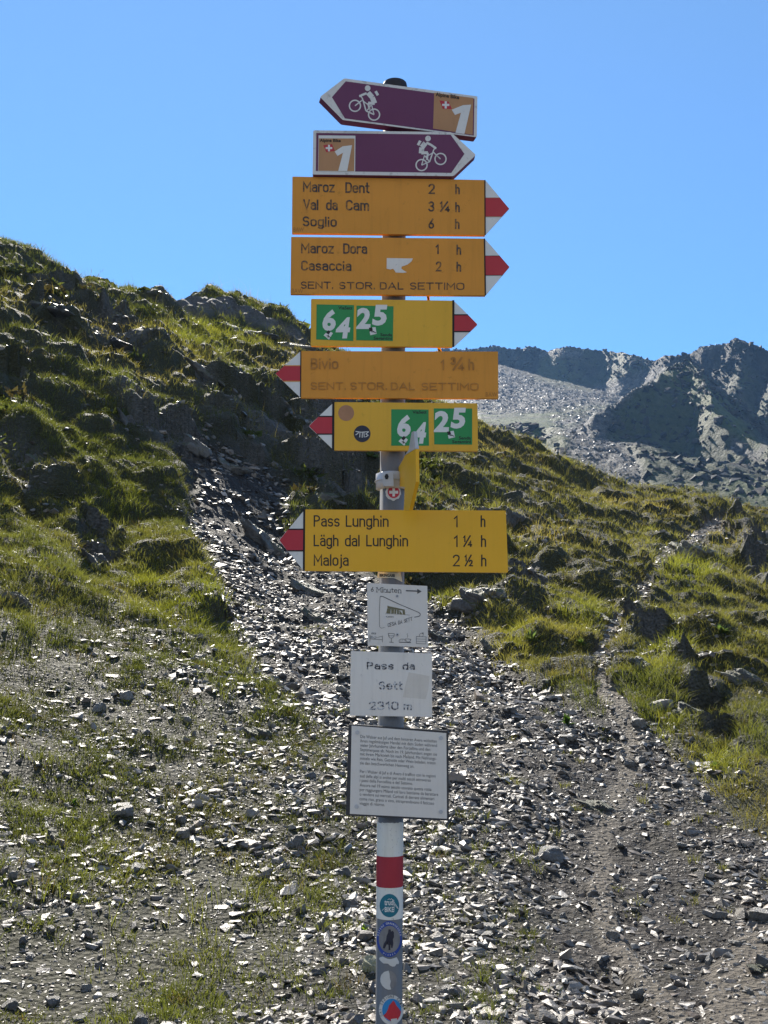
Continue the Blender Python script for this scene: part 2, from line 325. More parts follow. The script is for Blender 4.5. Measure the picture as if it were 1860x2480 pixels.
def ground_mat():
    m, n, l, out = mat('hillside_ground'); b = N(n, 'ShaderNodeBsdfPrincipled'); g = N(n, 'ShaderNodeNewGeometry'); P = g.outputs['Position']
    a = N(n, 'ShaderNodeAttribute'); a.attribute_name = 'Col'; s = N(n, 'ShaderNodeSeparateColor'); l.new(a.outputs['Color'], s.inputs[0])
    n1 = noise(n, l, P, 2.2, 6, 0.65); n2 = noise(n, l, P, 14, 5, 0.7); n3 = noise(n, l, P, 45, 4, 0.7)
    earth = ramp(n, l, n2.outputs[0], [(0.3, (0.015, 0.0125, 0.0105)), (0.55, (0.040, 0.033, 0.027)), (0.75, (0.10, 0.083, 0.068))])
    green = ramp(n, l, n3.outputs[0], [(0.3, (0.014, 0.019, 0.007)), (0.55, (0.045, 0.054, 0.018)), (0.75, (0.11, 0.11, 0.04))])
    dry = ramp(n, l, n2.outputs[0], [(0.3, (0.025, 0.022, 0.012)), (0.7, (0.08, 0.07, 0.033))])
    moss = mixc(n, l, n1.outputs[0], green.outputs[0], dry.outputs[0])
    pale = ramp(n, l, n3.outputs[0], [(0.3, (0.12, 0.10, 0.075)), (0.7, (0.35, 0.305, 0.24))])
    mr = N(n, 'ShaderNodeMath', operation='ADD'); l.new(n1.outputs[0], mr.inputs[0]); mr.inputs[1].default_value = -0.5
    gm = N(n, 'ShaderNodeMath', operation='MULTIPLY_ADD'); l.new(mr.outputs[0], gm.inputs[0]); gm.inputs[1].default_value = 1.6; l.new(s.outputs[0], gm.inputs[2]); gm.use_clamp = True
    k = mixc(n, l, gm.outputs[0], earth.outputs[0], moss); k = mixc(n, l, s.outputs[1], k, pale.outputs[0])
    rk = ramp(n, l, n2.outputs[0], [(0.3, (0.06, 0.062, 0.065)), (0.7, (0.18, 0.178, 0.17))]); k = mixc(n, l, s.outputs[2], k, rk.outputs[0])
    l.new(k, b.inputs['Base Color']); b.inputs['Roughness'].default_value = 0.75; b.inputs['Specular IOR Level'].default_value = 0.3
    v = N(n, 'ShaderNodeTexVoronoi'); v.inputs['Scale'].default_value = 26; l.new(P, v.inputs['Vector'])
    ad = N(n, 'ShaderNodeMath', operation='ADD'); l.new(v.outputs['Distance'], ad.inputs[0]); l.new(n3.outputs[0], ad.inputs[1])
    bp = N(n, 'ShaderNodeBump'); bp.inputs['Strength'].default_value = 1.0; bp.inputs['Distance'].default_value = 0.045
    l.new(ad.outputs[0], bp.inputs['Height']); l.new(bp.outputs[0], b.inputs['Normal']); l.new(b.outputs[0], out.inputs[0]); return m
def mountain_mat():
    m, n, l, out = mat('mountain_rock'); b = N(n, 'ShaderNodeBsdfPrincipled'); g = N(n, 'ShaderNodeNewGeometry'); P = g.outputs['Position']
    a = N(n, 'ShaderNodeAttribute'); a.attribute_name = 'Col'; s = N(n, 'ShaderNodeSeparateColor'); l.new(a.outputs['Color'], s.inputs[0])
    n1 = noise(n, l, P, 0.05, 7, 0.65); n2 = noise(n, l, P, 0.35, 6, 0.7)
    rock = ramp(n, l, n1.outputs[0], [(0.3, (0.012, 0.012, 0.011)), (0.7, (0.042, 0.039, 0.034))])
    sc_ = ramp(n, l, n2.outputs[0], [(0.38, (0.03, 0.03, 0.031)), (0.62, (0.16, 0.156, 0.148))])
    gr = ramp(n, l, n2.outputs[0], [(0.3, (0.045, 0.068, 0.02)), (0.7, (0.12, 0.14, 0.045))])
    mp = N(n, 'ShaderNodeMapping'); mp.inputs['Scale'].default_value = (1, 0.5, 0.22); l.new(P, mp.inputs['Vector']); n3 = noise(n, l, mp.outputs[0], 0.22, 6, 0.7)
    stk = ramp(n, l, n3.outputs[0], [(0.36, (0.45, 0.45, 0.48)), (0.5, (1, 1, 1)), (0.66, (2.1, 2.0, 1.8))]); rockc = mixc(n, l, 1.0, rock.outputs[0], stk.outputs[0], 'MULTIPLY')
    k = mixc(n, l, s.outputs[1], rockc, sc_.outputs[0]); k = mixc(n, l, s.outputs[0], k, gr.outputs[0])
    l.new(k, b.inputs['Base Color']); b.inputs['Roughness'].default_value = 0.65; b.inputs['Specular IOR Level'].default_value = 0.12
    bp = N(n, 'ShaderNodeBump'); bp.inputs['Strength'].default_value = 1.0; bp.inputs['Distance'].default_value = 3.5
    ad = N(n, 'ShaderNodeMath', operation='ADD'); l.new(n2.outputs[0], ad.inputs[0]); l.new(n3.outputs[0], ad.inputs[1]); l.new(ad.outputs[0], bp.inputs['Height']); l.new(bp.outputs[0], b.inputs['Normal']); l.new(b.outputs[0], out.inputs[0]); return m

# ------------------------------------------------------------------ ground
gv = np.stack([GX, GY, ZG], -1).reshape(-1, 3)
gc = np.stack([np.clip(turf, 0, 1), np.clip(path, 0, 1), np.clip(crag * 0.95, 0, 1) * np.maximum(knoll, smooth(-0.35, 0.2, fbm(GX * 0.8, GY * 0.8 + ZB, 191, 4)))], -1)
gc[..., 0] = np.where(front, gc[..., 0], 0.5) * (1 - behind); gc[..., 1] = np.maximum(np.clip(path * (0.5 + 0.45 * smooth(9, 16, DD)), 0, 1), behind * 0.9)   # pale gravel added on unseen ground behind the viewer, bouncing sun onto the signs
gme = np_mesh('ground', gv, [grid_faces(len(AZ), len(DS))[:, ::-1]], False, gc.reshape(-1, 3))
tag(link('ground', gme, ground_mat()), kind='structure')

# ------------------------------------------------------------------ far mountains
def P3(u, v, d):
    a, t = azel(u, v); return np.array([math.sin(a) * d, math.cos(a) * d, EYE + d * float(t)])
MC = {900: [(280, 1060), (450, 980), (620, 930), (760, 870), (880, 815), (1000, 790)],
      1040: [(280, 1020), (430, 945), (600, 905), (700, 875), (830, 818), (960, 790)],
      1250: [(280, 1085), (420, 985), (560, 915), (680, 880), (800, 848), (960, 822)],
      1400: [(280, 1130), (400, 1050), (540, 930), (680, 885), (800, 862), (960, 850)],
      1480: [(280, 1210), (400, 1150), (520, 1080), (640, 990), (800, 890), (960, 850)],
      1659: [(280, 1190), (400, 1110), (520, 1050), (640, 990), (800, 930), (960, 880)],
      2000: [(280, 1230), (400, 1150), (520, 1090), (640, 1030), (800, 950), (960, 890)]}
MD = 240 * (1300 / 240) ** np.linspace(0, 1, 640); MAZ = np.linspace(azel(820, 1000)[0], azel(2050, 1000)[0], 440)
ma, mz = [], []
for u, prof in sorted(MC.items()):
    d = [180.0]; z = [EYE + 180 * float(azel(u, 1300)[1])]
    for dd, v in prof: d.append(dd); z.append(EYE + dd * float(azel(u, v)[1]))
    d.append(1400); z.append(z[-1] - 60); ma.append(float(azel(u, 1000)[0])); mz.append(pchip(d, z, MD))
mz = np.array(mz); MZ = np.empty((len(MAZ), len(MD)))
for j in range(len(MD)): MZ[:, j] = np.interp(MAZ, ma, mz[:, j])
MA, MDD = np.meshgrid(MAZ, MD, indexing='ij'); MX, MY = np.sin(MA) * MDD, np.cos(MA) * MDD
wx = 9 * fbm(MX * 0.02, MY * 0.02, 4, 3); wy = 9 * fbm(MX * 0.02, MY * 0.02, 14, 3)
def ridge(pts, kl, kr, pw=1.0):
    """height of a mountain ridge: crest line, falling by kl / kr per metre to either side"""
    H = np.full(MX.shape, -1e9); Q = [P3(*p) for p in pts]
    for a, b in zip(Q[:-1], Q[1:]):
        e = b[:2] - a[:2]; L = e @ e
        px, py = MX + wx - a[0], MY + wy - a[1]; t = np.clip((px * e[0] + py * e[1]) / L, 0, 1)
        cx, cy = px - t * e[0], py - t * e[1]; dist = np.hypot(cx, cy); side = cx * e[1] - cy * e[0]
        k = kl + (kr - kl) * (0.5 + 0.5 * side / (math.sqrt(L) * np.maximum(dist, 0.5)))
        H = np.maximum(H, a[2] + t * (b[2] - a[2]) - k * dist ** pw)
    return H
r1 = ridge([(880, 770, 1000), (980, 756, 960), (1055, 751, 940), (1110, 749, 920), (1170, 758, 900), (1235, 747, 890), (1300, 752, 880), (1345, 763, 850), (1400, 786, 820), (1460, 820, 780)], 0.5, 1.5)
r2 = ridge([(1400, 810, 760), (1450, 774, 700), (1500, 757, 690), (1545, 743, 680), (1580, 729, 670), (1605, 740, 660), (1640, 762, 650), (1680, 785, 630), (1800, 820, 600)], 0.6, 1.9)
r3 = ridge([(1440, 786, 545), (1460, 782, 540), (1490, 815, 520), (1530, 850, 500), (1580, 895, 470), (1630, 945, 440), (1690, 1000, 410), (1800, 1060, 380)], 1.1, 1.3)
r3b = ridge([(1445, 786, 545), (1395, 812, 525), (1340, 850, 500), (1290, 885, 480)], 0.9, 0.9)
r4 = ridge([(1040, 925, 470), (1120, 915, 450), (1200, 925, 420), (1260, 985, 390), (1320, 1030, 360)], 0.35, 0.5)
rid = np.maximum.reduce([r1, r2, r3, r3b, r4])
isr = smooth(-4, 12, rid - MZ)
H0 = np.maximum(MZ, rid)
nz = 2.5 * fbm(MX * 0.016, MY * 0.016, 51, 3) + 3.2 * ridged(MX * 0.05 + 0.012 * MY, MY * 0.014, 61, 4) + 1.5 * fbm(MX * 0.15, MY * 0.15, 66, 4)
MU, MV = proj(MX, MY, H0)
mwob = 14 * fbm(MX * 0.02, MY * 0.02, 31, 4)
gullys = [[(1000, 765), (1080, 795), (1160, 822), (1250, 843), (1350, 868), (1260, 884), (1200, 888), (1130, 893), (1000, 898)],
          [(1290, 835), (1400, 800), (1440, 790), (1420, 820), (1330, 890), (1310, 940), (1370, 990), (1400, 1060), (1390, 1100), (1330, 1080), (1250, 1010), (1180, 930), (1200, 890)],
          [(1180, 752), (1260, 755), (1250, 775), (1170, 770)], [(1530, 748), (1570, 738), (1575, 752), (1520, 775)], [(1590, 930), (1660, 960), (1640, 1010), (1580, 985)]]
msc = np.zeros(MX.shape)
for q in gullys: msc = np.maximum(msc, smooth(-12, 10, poly_sd(MU + mwob, MV + mwob, q)))
greens = [[(1000, 900), (1150, 890), (1260, 880), (1330, 880), (1200, 915), (1250, 985), (1180, 990), (1000, 960)], [(1440, 800), (1500, 810), (1580, 890), (1659, 970), (1659, 1000), (1580, 930), (1480, 860)], [(1560, 1060), (1700, 1000), (1700, 1130)]]
mgr = np.zeros(MX.shape)
for q in greens: mgr = np.maximum(mgr, smooth(-16, 12, poly_sd(MU + mwob, MV + mwob, q)))
mgr = np.clip(mgr * smooth(-0.5, 0.15, fbm(MX * 0.05, MY * 0.05, 91, 4)) + 0.6 * smooth(-0.1, 0.4, fbm(MX * 0.02, MY * 0.02, 95, 4)) * (1 - msc), 0, 1)
MH = H0 + nz * (0.25 + 0.75 * isr) * (1 - 0.75 * msc) + msc * 2.2 * (fbm(MX * 0.12, MY * 0.12, 63, 5))
mm = np_mesh('mountain', np.stack([MX, MY, MH], -1).reshape(-1, 3), [grid_faces(len(MAZ), len(MD))[:, ::-1]], False, np.stack([mgr, msc, msc * 0], -1).reshape(-1, 3))
tag(link('mountain', mm, mountain_mat()), kind='structure')
vme = bpy.data.meshes.new('valley'); vme.from_pydata([(-6000, -6000, -45), (6000, -6000, -45), (6000, 6000, -45), (-6000, 6000, -45)], [], [(0, 1, 2, 3)])
vm, vn, vl, vo = mat('valley_meadow'); vb = N(vn, 'ShaderNodeBsdfPrincipled'); vg = N(vn, 'ShaderNodeNewGeometry'); vt = noise(vn, vl, vg.outputs['Position'], 0.02, 6)
vr = ramp(vn, vl, vt.outputs[0], [(0.3, (0.05, 0.065, 0.025)), (0.7, (0.13, 0.12, 0.07))]); vl.new(vr.outputs[0], vb.inputs['Base Color']); vl.new(vb.outputs[0], vo.inputs[0])
tag(link('valley', vme, vm), kind='structure')

# ------------------------------------------------------------------ rocks
def poly_rock(seed, sub=3, n=13, flat=0.55, amp=0.035, stretch=1.3):
    """faceted, slightly weathered rock, about 1 unit wide"""
    r = np.random.default_rng(seed); bm = bmesh.new(); bmesh.ops.create_icosphere(bm, subdivisions=sub, radius=1)
    P = np.array([v.co[:] for v in bm.verts]); nn = r.normal(size=(n, 3)); nn /= np.linalg.norm(nn, axis=1)[:, None]
    h = r.uniform(0.55, 0.95, n); nn = np.vstack([nn, [[0, 0, 1], [0, 0, -1]]]); nn[-2] += r.normal(0, 0.15, 3); h = np.append(h, [0.6, 0.6])
    dd = P @ nn.T; rr = np.min(np.where(dd > 0.05, h / np.maximum(dd, 0.05), 9), 1); Q = P * rr[:, None]
    Q += P * (amp * (fbm(Q[:, 0] * 3 + seed, Q[:, 1] * 3 + Q[:, 2] * 2.3, seed % 90, 4)[:, None]))
    Q[:, 2] += 0.03 * np.sin(Q[:, 2] * 22 + Q[:, 0] * 3) * (amp / 0.035)
    Q *= np.array([0.5 * stretch, 0.5, 0.5 * flat * 1.5]); Q[:, 2] -= Q[:, 2].min() * 0.55 + 0.0
    for v, c in zip(bm.verts, Q): v.co = c
    me = bpy.data.meshes.new('rock'); bm.to_mesh(me); bm.free(); return me
stone_m = rockmat('schist_stone', (0.075, 0.07, 0.065), (0.23, 0.22, 0.20), (0.24, 0.23, 0.16), 5, 0.45, 0.7, spec=0.65)
dark_m = rockmat('dark_schist', (0.07, 0.07, 0.072), (0.18, 0.175, 0.165), (0.2, 0.2, 0.15), 4, 0.5, 0.8)
crag_m = rockmat('mossy_crag', (0.05, 0.05, 0.052), (0.16, 0.155, 0.145), (0.16, 0.16, 0.11), 5, 0.5, 0.9, moss=True)
lich_m = rockmat('lichened_stone', (0.2, 0.2, 0.15), (0.36, 0.36, 0.24), (0.42, 0.42, 0.2), 6, 0.7, 0.6)
scree_m = rockmat('scree_shards', (0.07, 0.062, 0.054), (0.20, 0.182, 0.158), (0.20, 0.18, 0.13), 16, 0.46, 0.5, obj=False, spec=0.6, attr=True)
far_m = rockmat('far_blocks', (0.05, 0.048, 0.045), (0.17, 0.163, 0.152), (0.16, 0.16, 0.11), 0.5, 0.42, 0.4, obj=False, spec=0.65, attr=True)
crag_far = rockmat('far_crags', (0.014, 0.014, 0.014), (0.05, 0.047, 0.042), (0.06, 0.065, 0.03), 0.2, 0.7, 0.6, obj=False, spec=0.15, attr=True)
def shard(seed):
    r = np.random.default_rng(seed); n = 11; p = r.normal(size=(n, 3)); p /= np.linalg.norm(p, axis=1)[:, None]; p *= r.uniform(0.75, 1, (n, 1))
    p *= np.array([0.62, 0.42, r.uniform(0.14, 0.34)]); bm = bmesh.new()
    for c in p: bm.verts.new(c)
    bmesh.ops.convex_hull(bm, input=bm.verts)
    bmesh.ops.triangulate(bm, faces=bm.faces)
    bm.verts.ensure_lookup_table()
    lo = [v for v in bm.verts if not v.link_faces]
    for v in lo: bm.verts.remove(v)
    bm.verts.index_update(); V = np.array([v.co[:] for v in bm.verts]); F = np.array([[v.index for v in f.verts] for f in bm.faces]); bm.free(); return V, F
SH = [shard(100 + i) for i in range(14)]
def frames(n_, yaw, tilt, ta):
    """rotation matrices: z axis near the ground normal, random yaw and tilt"""
    z = n_ + (np.sin(tilt))[:, None] * np.stack([np.cos(ta), np.sin(ta), np.zeros_like(ta)], -1); z /= np.linalg.norm(z, axis=1)[:, None]
    x = np.stack([np.cos(yaw), np.sin(yaw), np.zeros_like(yaw)], -1); x = x - (x * z).sum(1)[:, None] * z; x /= np.linalg.norm(x, axis=1)[:, None]
    return np.stack([x, np.cross(z, x), z], -1)
def sample(n, dmin, dmax, azm=R(27)):
    a = rng.uniform(-azm, azm, n); d = np.sqrt(rng.uniform(dmin ** 2, dmax ** 2, n)); return a, d
def scatter_shards(n, dens, dmin, dmax, s0, s1, pw=2.2):
    a, d = sample(n, dmin, dmax); keep = rng.random(n) < np.clip(bil(dens, a, d), 0, 1); a, d = a[keep], d[keep]
    x, y = np.sin(a) * d, np.cos(a) * d; z = zat(x, y); nn = nat(x, y); m = len(x)
    s = s0 + (s1 - s0) * rng.random(m) ** pw
    s *= 0.8 + 0.4 * vnoise(x * 1.3, y * 1.3, 3)
    up_ = nn * 0.35 + np.array([0, 0, 0.65]); up_ /= np.linalg.norm(up_, axis=1)[:, None]   # slabs bed nearly level, stepped down the slope
    Rm = frames(up_, rng.uniform(0, 6.28, m), np.abs(rng.normal(0, 0.2, m)), rng.uniform(0, 6.28, m))
    return np.stack([x, y, z], -1) + nn * (s * 0.0)[:, None], Rm, s
def build_shards(name, sets, mat_):
    P = np.concatenate([q[0] for q in sets]); Rm = np.concatenate([q[1] for q in sets]); S = np.concatenate([q[2] for q in sets])
    kind = rng.integers(0, len(SH), len(P)); Vs, Fs, Cs, off = [], [], [], 0
    for k, (V, F) in enumerate(SH):
        I = np.where(kind == k)[0]
        if not len(I): continue
        sc3 = S[I][:, None] * np.stack([rng.uniform(0.8, 1.5, len(I)), rng.uniform(0.7, 1.2, len(I)), rng.uniform(0.6, 1.6, len(I))], -1)
        W = np.einsum('nij,nvj->nvi', Rm[I], V[None] * sc3[:, None, :]) + P[I][:, None, :]
        Vs.append(W.reshape(-1, 3)); Fs.append((F[None] + (np.arange(len(I)) * len(V))[:, None, None] + off).reshape(-1, 3)); off += len(I) * len(V)
        t = rng.uniform(0.45, 1.35, len(I)); wv = rng.normal(0.03, 0.07, len(I)); c = np.stack([t * (1 + wv), t, t * (1 - wv)], -1); Cs.append(np.repeat(c, len(V), 0))
    me = np_mesh(name, np.concatenate(Vs), [np.concatenate(Fs)], False, np.concatenate(Cs)); return link(name, me, mat_)
clump = smooth(-0.35, 0.25, fbm(GX * 1.1, GY * 1.1, 77, 3))
d_scree = scree * (1 - 0.85 * path) * (0.22 + 0.68 * clump ** 1.2)
d_mix = mixed * (1 - scree) * (0.10 + 0.34 * clump ** 2)
d_turf = 0.22 * (GU > 1200) * (DD < 15) * (DD > 4) * np.clip(1 - scree - path, 0, 1) * clump + np.clip(1 - scree - mixed, 0, 1) * (0.05 + 0.25 * crag) * (0.3 + clump) * (1 - path)
dens = np.clip(d_scree + d_mix + d_turf, 0, 1)
sets = [scatter_shards(1100, d_scree + 0.4 * d_mix, 5.5, 17, 0.08, 0.20, 2.6), scatter_shards(64000, np.clip(0.9 * mixed + 0.8 * scree, 0, 1) * (1 - 0.8 * path), 4.2, 12, 0.008, 0.028, 1.6), scatter_shards(40000, dens, 4.2, 9.5, 0.018, 0.10, 2.8), scatter_shards(74000, dens, 9.5, 17, 0.026, 0.125, 2.8), scatter_shards(46000, dens, 17, 34, 0.045, 0.24, 2.8),
        scatter_shards(60000, path, 5, 14, 0.008, 0.055, 2.8), scatter_shards(160000, path * 0.8, 12, 36, 0.025, 0.16, 2.8)]
tag(build_shards('scree', sets, scree_m), 'grey slate shards and rubble covering the slope behind the signpost', 'scree', kind='stuff')

# blocks lying in the far gullies
W = (msc * (1 - 0.9 * mgr) * np.gradient(MD)[None, :] * MDD); W = W / W.sum(); pick = np.searchsorted(np.cumsum(W.ravel()), rng.random(30000)); pick = np.clip(pick, 0, MX.size - 1)
fx, fy, fz = MX.ravel()[pick] + rng.normal(0, 1, len(pick)), MY.ravel()[pick] + rng.normal(0, 1, len(pick)), MH.ravel()[pick]
fs = 0.5 + 1.5 * rng.random(len(pick)) ** 3; fR = frames(np.tile(np.array([0, -0.15, 1.0]), (len(pick), 1)), rng.uniform(0, 6.28, len(pick)), np.abs(rng.normal(0, 0.25, len(pick))), rng.uniform(0, 6.28, len(pick)))
W2 = (isr * (1 - msc) * (0.3 + smooth(-0.2, 0.4, fbm(MX * 0.03, MY * 0.03, 181, 3))) * np.gradient(MD)[None, :] * MDD); W2 = W2 / W2.sum(); pk = np.clip(np.searchsorted(np.cumsum(W2.ravel()), rng.random(14000)), 0, MX.size - 1)
cx_, cy_, cz_ = MX.ravel()[pk], MY.ravel()[pk], MH.ravel()[pk]; cs_ = 2.0 + 5.0 * rng.random(len(pk)) ** 2.5
cR = frames(np.tile(np.array([0.35, -0.5, 0.8]), (len(pk), 1)), rng.uniform(0.6, 1.6, len(pk)), np.abs(rng.normal(0, 0.3, len(pk))), rng.uniform(0, 6.28, len(pk)))
tag(build_shards('mountain_crags', [(np.stack([cx_, cy_, cz_ - 0.5], -1), cR, cs_)], crag_far), 'dark broken rock ribs over the faces of the far mountains', 'rock', kind='stuff')
tag(build_shards('mountain_scree', [(np.stack([fx, fy, fz], -1), fR, fs)], far_m), 'pale blocks filling the gullies of the far mountains', 'scree', kind='stuff')

# single stones: the ones that show largest
HR = [poly_rock(300 + i, 3, 11 + i % 5, 0.35 + 0.1 * (i % 4), 0.035, 1.15 + 0.15 * (i % 3)) for i in range(12)]
for me in HR: me.materials.append(stone_m)
HD = None
HL = poly_rock(501, 4, 12, 0.7, 0.05, 1.0); HL.materials.append(lich_m)
def outcrop_mesh(seed):
    """a crag of tilted schist slabs grown together"""
    r = np.random.default_rng(seed); V, F, off = [], [], 0; tilt = r.uniform(0.3, 0.8)
    for k in range(8):
        m_ = poly_rock(seed * 31 + k, 3, 10, 0.5, 0.03, r.uniform(0.9, 1.6)); v = np.array([q.co[:] for q in m_.vertices]); f = np.array([list(p.vertices) for p in m_.polygons]); bpy.data.meshes.remove(m_)
        v = v * r.uniform(0.35, 0.8) * np.array([1, 0.8, 1.0]); a = tilt + r.normal(0, 0.15); c_, s_ = math.cos(a), math.sin(a); v = np.stack([v[:, 0] * c_ + v[:, 2] * s_, v[:, 1], -v[:, 0] * s_ + v[:, 2] * c_], -1)
        b = r.normal(0, 0.3); c_, s_ = math.cos(b), math.sin(b); v = np.stack([v[:, 0] * c_ - v[:, 1] * s_, v[:, 0] * s_ + v[:, 1] * c_, v[:, 2]], -1)
        v += np.array([r.uniform(-0.42, 0.42), r.uniform(-0.15, 0.3), r.uniform(-0.12, 0.2)]); V.append(v); F.append(f + off); off += len(v)
    me = np_mesh('crag', np.concatenate(V), [np.concatenate(F)]); ob = bpy.data.objects.new('tmp', me); col.objects.link(ob)
    md = ob.modifiers.new('r', 'REMESH'); md.mode = 'VOXEL'; md.voxel_size = 0.016
    dg = bpy.context.evaluated_depsgraph_get(); dg.update(); m2 = bpy.data.meshes.new_from_object(ob.evaluated_get(dg)); bpy.data.objects.remove(ob)
    P = np.empty(len(m2.vertices) * 3, np.float32); m2.vertices.foreach_get('co', P); P = P.reshape(-1, 3).astype(float); Nn = np.empty(len(m2.vertices) * 3, np.float32); m2.vertices.foreach_get('normal', Nn); Nn = Nn.reshape(-1, 3)
    ly = P[:, 2] * math.cos(tilt) + P[:, 0] * math.sin(tilt)
    P += Nn * (0.03 * fbm(P[:, 0] * 5, P[:, 1] * 5 + P[:, 2] * 4, seed, 4) + 0.018 * (vnoise(ly * 28 + 0.4 * P[:, 1], P[:, 1] * 3, seed + 3) - 0.5))[:, None]
    m2.vertices.foreach_set('co', P.astype(np.float32).ravel()); m2.polygons.foreach_set('use_smooth', np.zeros(len(m2.polygons), bool)); m2.update(); return m2
def put_rock(name, me, u, v, wpx, hpx, label, cat, group=None, yaw=None, tilt=0.15, sink=0.22):
    x, y, z, d = hit(u, v); s = wpx / FPX * d; hh = hpx / FPX * d
    dim = [max(c[k] for c in [vv.co for vv in me.vertices]) - min(c[k] for c in [vv.co for vv in me.vertices]) for k in range(3)]
    o = link(name, me); o.scale = (s / dim[0], s * 0.75 / dim[1], hh / dim[2]); o.location = (x, y + s * 0.25, float(zat(np.array([x]), np.array([y + s * 0.25]))[0]) - sink * hh)
    o.rotation_euler = (random.uniform(-tilt, tilt) + 0.12, random.uniform(-tilt, tilt), random.uniform(-0.5, 0.5) if yaw is None else yaw)
    return tag(o, label, cat, group)
HD = [outcrop_mesh(400 + i) for i in range(8)]
for me in HD: me.materials.append(crag_m)
BIG = [
 (HD[0], 555, 1596, 74, 44, 'broad pale-topped boulder with shaded front among grass tufts left of the text board'),
 (HD[1], 97, 1822, 46, 46, 'dark upright stone on the mossy ground near the left edge'),
 (HR[0], 733, 1494, 56, 18, 'gleaming white flat slab just left of the altitude plate'),
 (HD[2], 678, 1342, 62, 62, 'dark rounded boulder on the scree left of the small white hut sign'),
 (HD[3], 640, 1282, 120, 56, 'long dark jagged rock on the scree below the lowest red arrow tip'),
 (HD[4], 560, 1175, 130, 120, 'big dark rock face left of the lowest yellow sign'),
 (HD[5], 200, 1225, 92, 90, 'dark pointed rock sticking out of the grassy mound'),
 (HD[6], 18, 1305, 80, 70, 'brown-grey boulder cut by the left edge of the view'),
 (HR[1], 270, 1512, 34, 30, 'white upright stone on the bare scree at left'),
 (HR[2], 215, 1538, 28, 26, 'small pale pointed stone left of the white upright one'),
 (HD[7], 948, 1388, 48, 56, 'dark block half hidden behind the small white hut sign'),
 (HD[0], 1048, 1300, 130, 80, 'weathered slab under the right end of the lowest yellow sign'),
 (HD[2], 1065, 1408, 56, 50, 'grey boulder at the foot of the grass right of the hut sign'),
 (HD[4], 1405, 1445, 90, 80, 'upright crag beside the bend of the path'),
 (HD[6], 1345, 1500, 70, 50, 'grey block beside the path below the crag'),
 (HD[1], 1500, 1550, 110, 58, 'big cracked outcrop in the grass right of the path'),
 (HD[3], 1565, 1615, 62, 48, 'dark square block below the cracked outcrop'),
 (HR[4], 1440, 1535, 50, 32, 'smooth pale boulder on the grass edge of the path'),
 (HD[5], 1285, 1752, 84, 40, 'long tilted slab lying beside the path'),
 (HR[5], 1195, 1862, 66, 36, 'flat grey slab on the moss left of the path'),
 (HD[7], 1642, 2105, 52, 34, 'dark stone on the pale gravel at the right edge'),
 (HR[6], 1640, 1990, 60, 40, 'pale broken slab above the gravel at the right edge'),
 (HL, 796, 2100, 44, 48, 'yellow lichen-covered boulder left of the foot of the post'),
 (HD[2], 700, 1088, 80, 60, 'rounded grey rock in shade left of the clamp'),
 (HD[5], 265, 915, 60, 60, 'pale angular block high on the left hillside'),
 (HD[1], 400, 985, 90, 80, 'slanting slabs at the top of the left scree'),
 (HD[3], 480, 1010, 90, 46, 'long sunlit-edged slab above the scree'),
 (HR[7], 270, 1766, 54, 28, 'pale thick slab on the moss at lower left'),
 (HR[8], 395, 1812, 34, 30, 'pointed grey stone among moss right of the pale slab'),
 (HR[9], 640, 1830, 36, 34, 'greenish blunt stone beside tall grass left of the red band'),
 (HR[10], 290, 1888, 44, 28, 'bright wedge-shaped stone on the moss'),
 (HD[6], 1050, 1130, 60, 60, 'dark rock in the grass above the lowest sign, right of the post'),
 (HD[0], 1115, 1150, 60, 50, 'lumpy rock in the turf on the right slope'),
 (HD[4], 110, 690, 130, 60, 'dark crag below the upper left skyline'),
 (HD[2], 600, 745, 150, 60, 'shaded cliff band of the knoll on the skyline'),
 (HD[3], 500, 712, 160, 55, 'grey cliff under the grassy top of the skyline knoll'),
 (HD[7], 280, 770, 110, 60, 'broken crag midway up the left hillside'),
 (HD[5], 440, 830, 120, 70, 'rocky rib in the shade of the left hillside'),
 (HD[1], 60, 1010, 90, 70, 'grassed-over rock at the left edge below the shaded hollow'),
 (HD[0], 1520, 1215, 110, 50, 'dark rock under the bright green tuft on the right slope'),
 (HD[4], 1300, 1345, 80, 40, 'grey ledge crossed by the path'),
 (HD[5], 1600, 1480, 90, 60, 'shaded boulder at the right edge of the slope'),
]
for me, u, v, ww, hh, lab in BIG: put_rock('boulder', me, u, v, ww, hh, lab, 'boulder')
n_s = 0
while n_s < 250:
    u = random.uniform(-40, 1700); v = 1330 + 900 * random.random() ** 0.75
    x, y, z, d = hit(u, v); a = math.atan2(x, y); m_s = float(bil(scree, np.array([a]), np.array([d]))[0]); m_m = float(bil(mixed, np.array([a]), np.array([d]))[0])
    if random.random() > max(m_s, 0.55 * m_m, 0.1): continue
    big = 11 + 28 * random.random() ** 2.4 * (0.5 + 0.5 * (v - 1300) / 900)
    lab, gp = (('loose grey slate stone lying among the shards of the scree', 'loose stones on the scree') if m_s > 0.5 else ('loose pale slate stone lying on the mossy ground', 'loose stones on the moss'))
    put_rock('stone', HR[n_s % 12], u, v, big, big * random.uniform(0.3, 0.75), lab, 'stone', gp, random.uniform(0, 6.28), 0.3, 0.1); n_s += 1

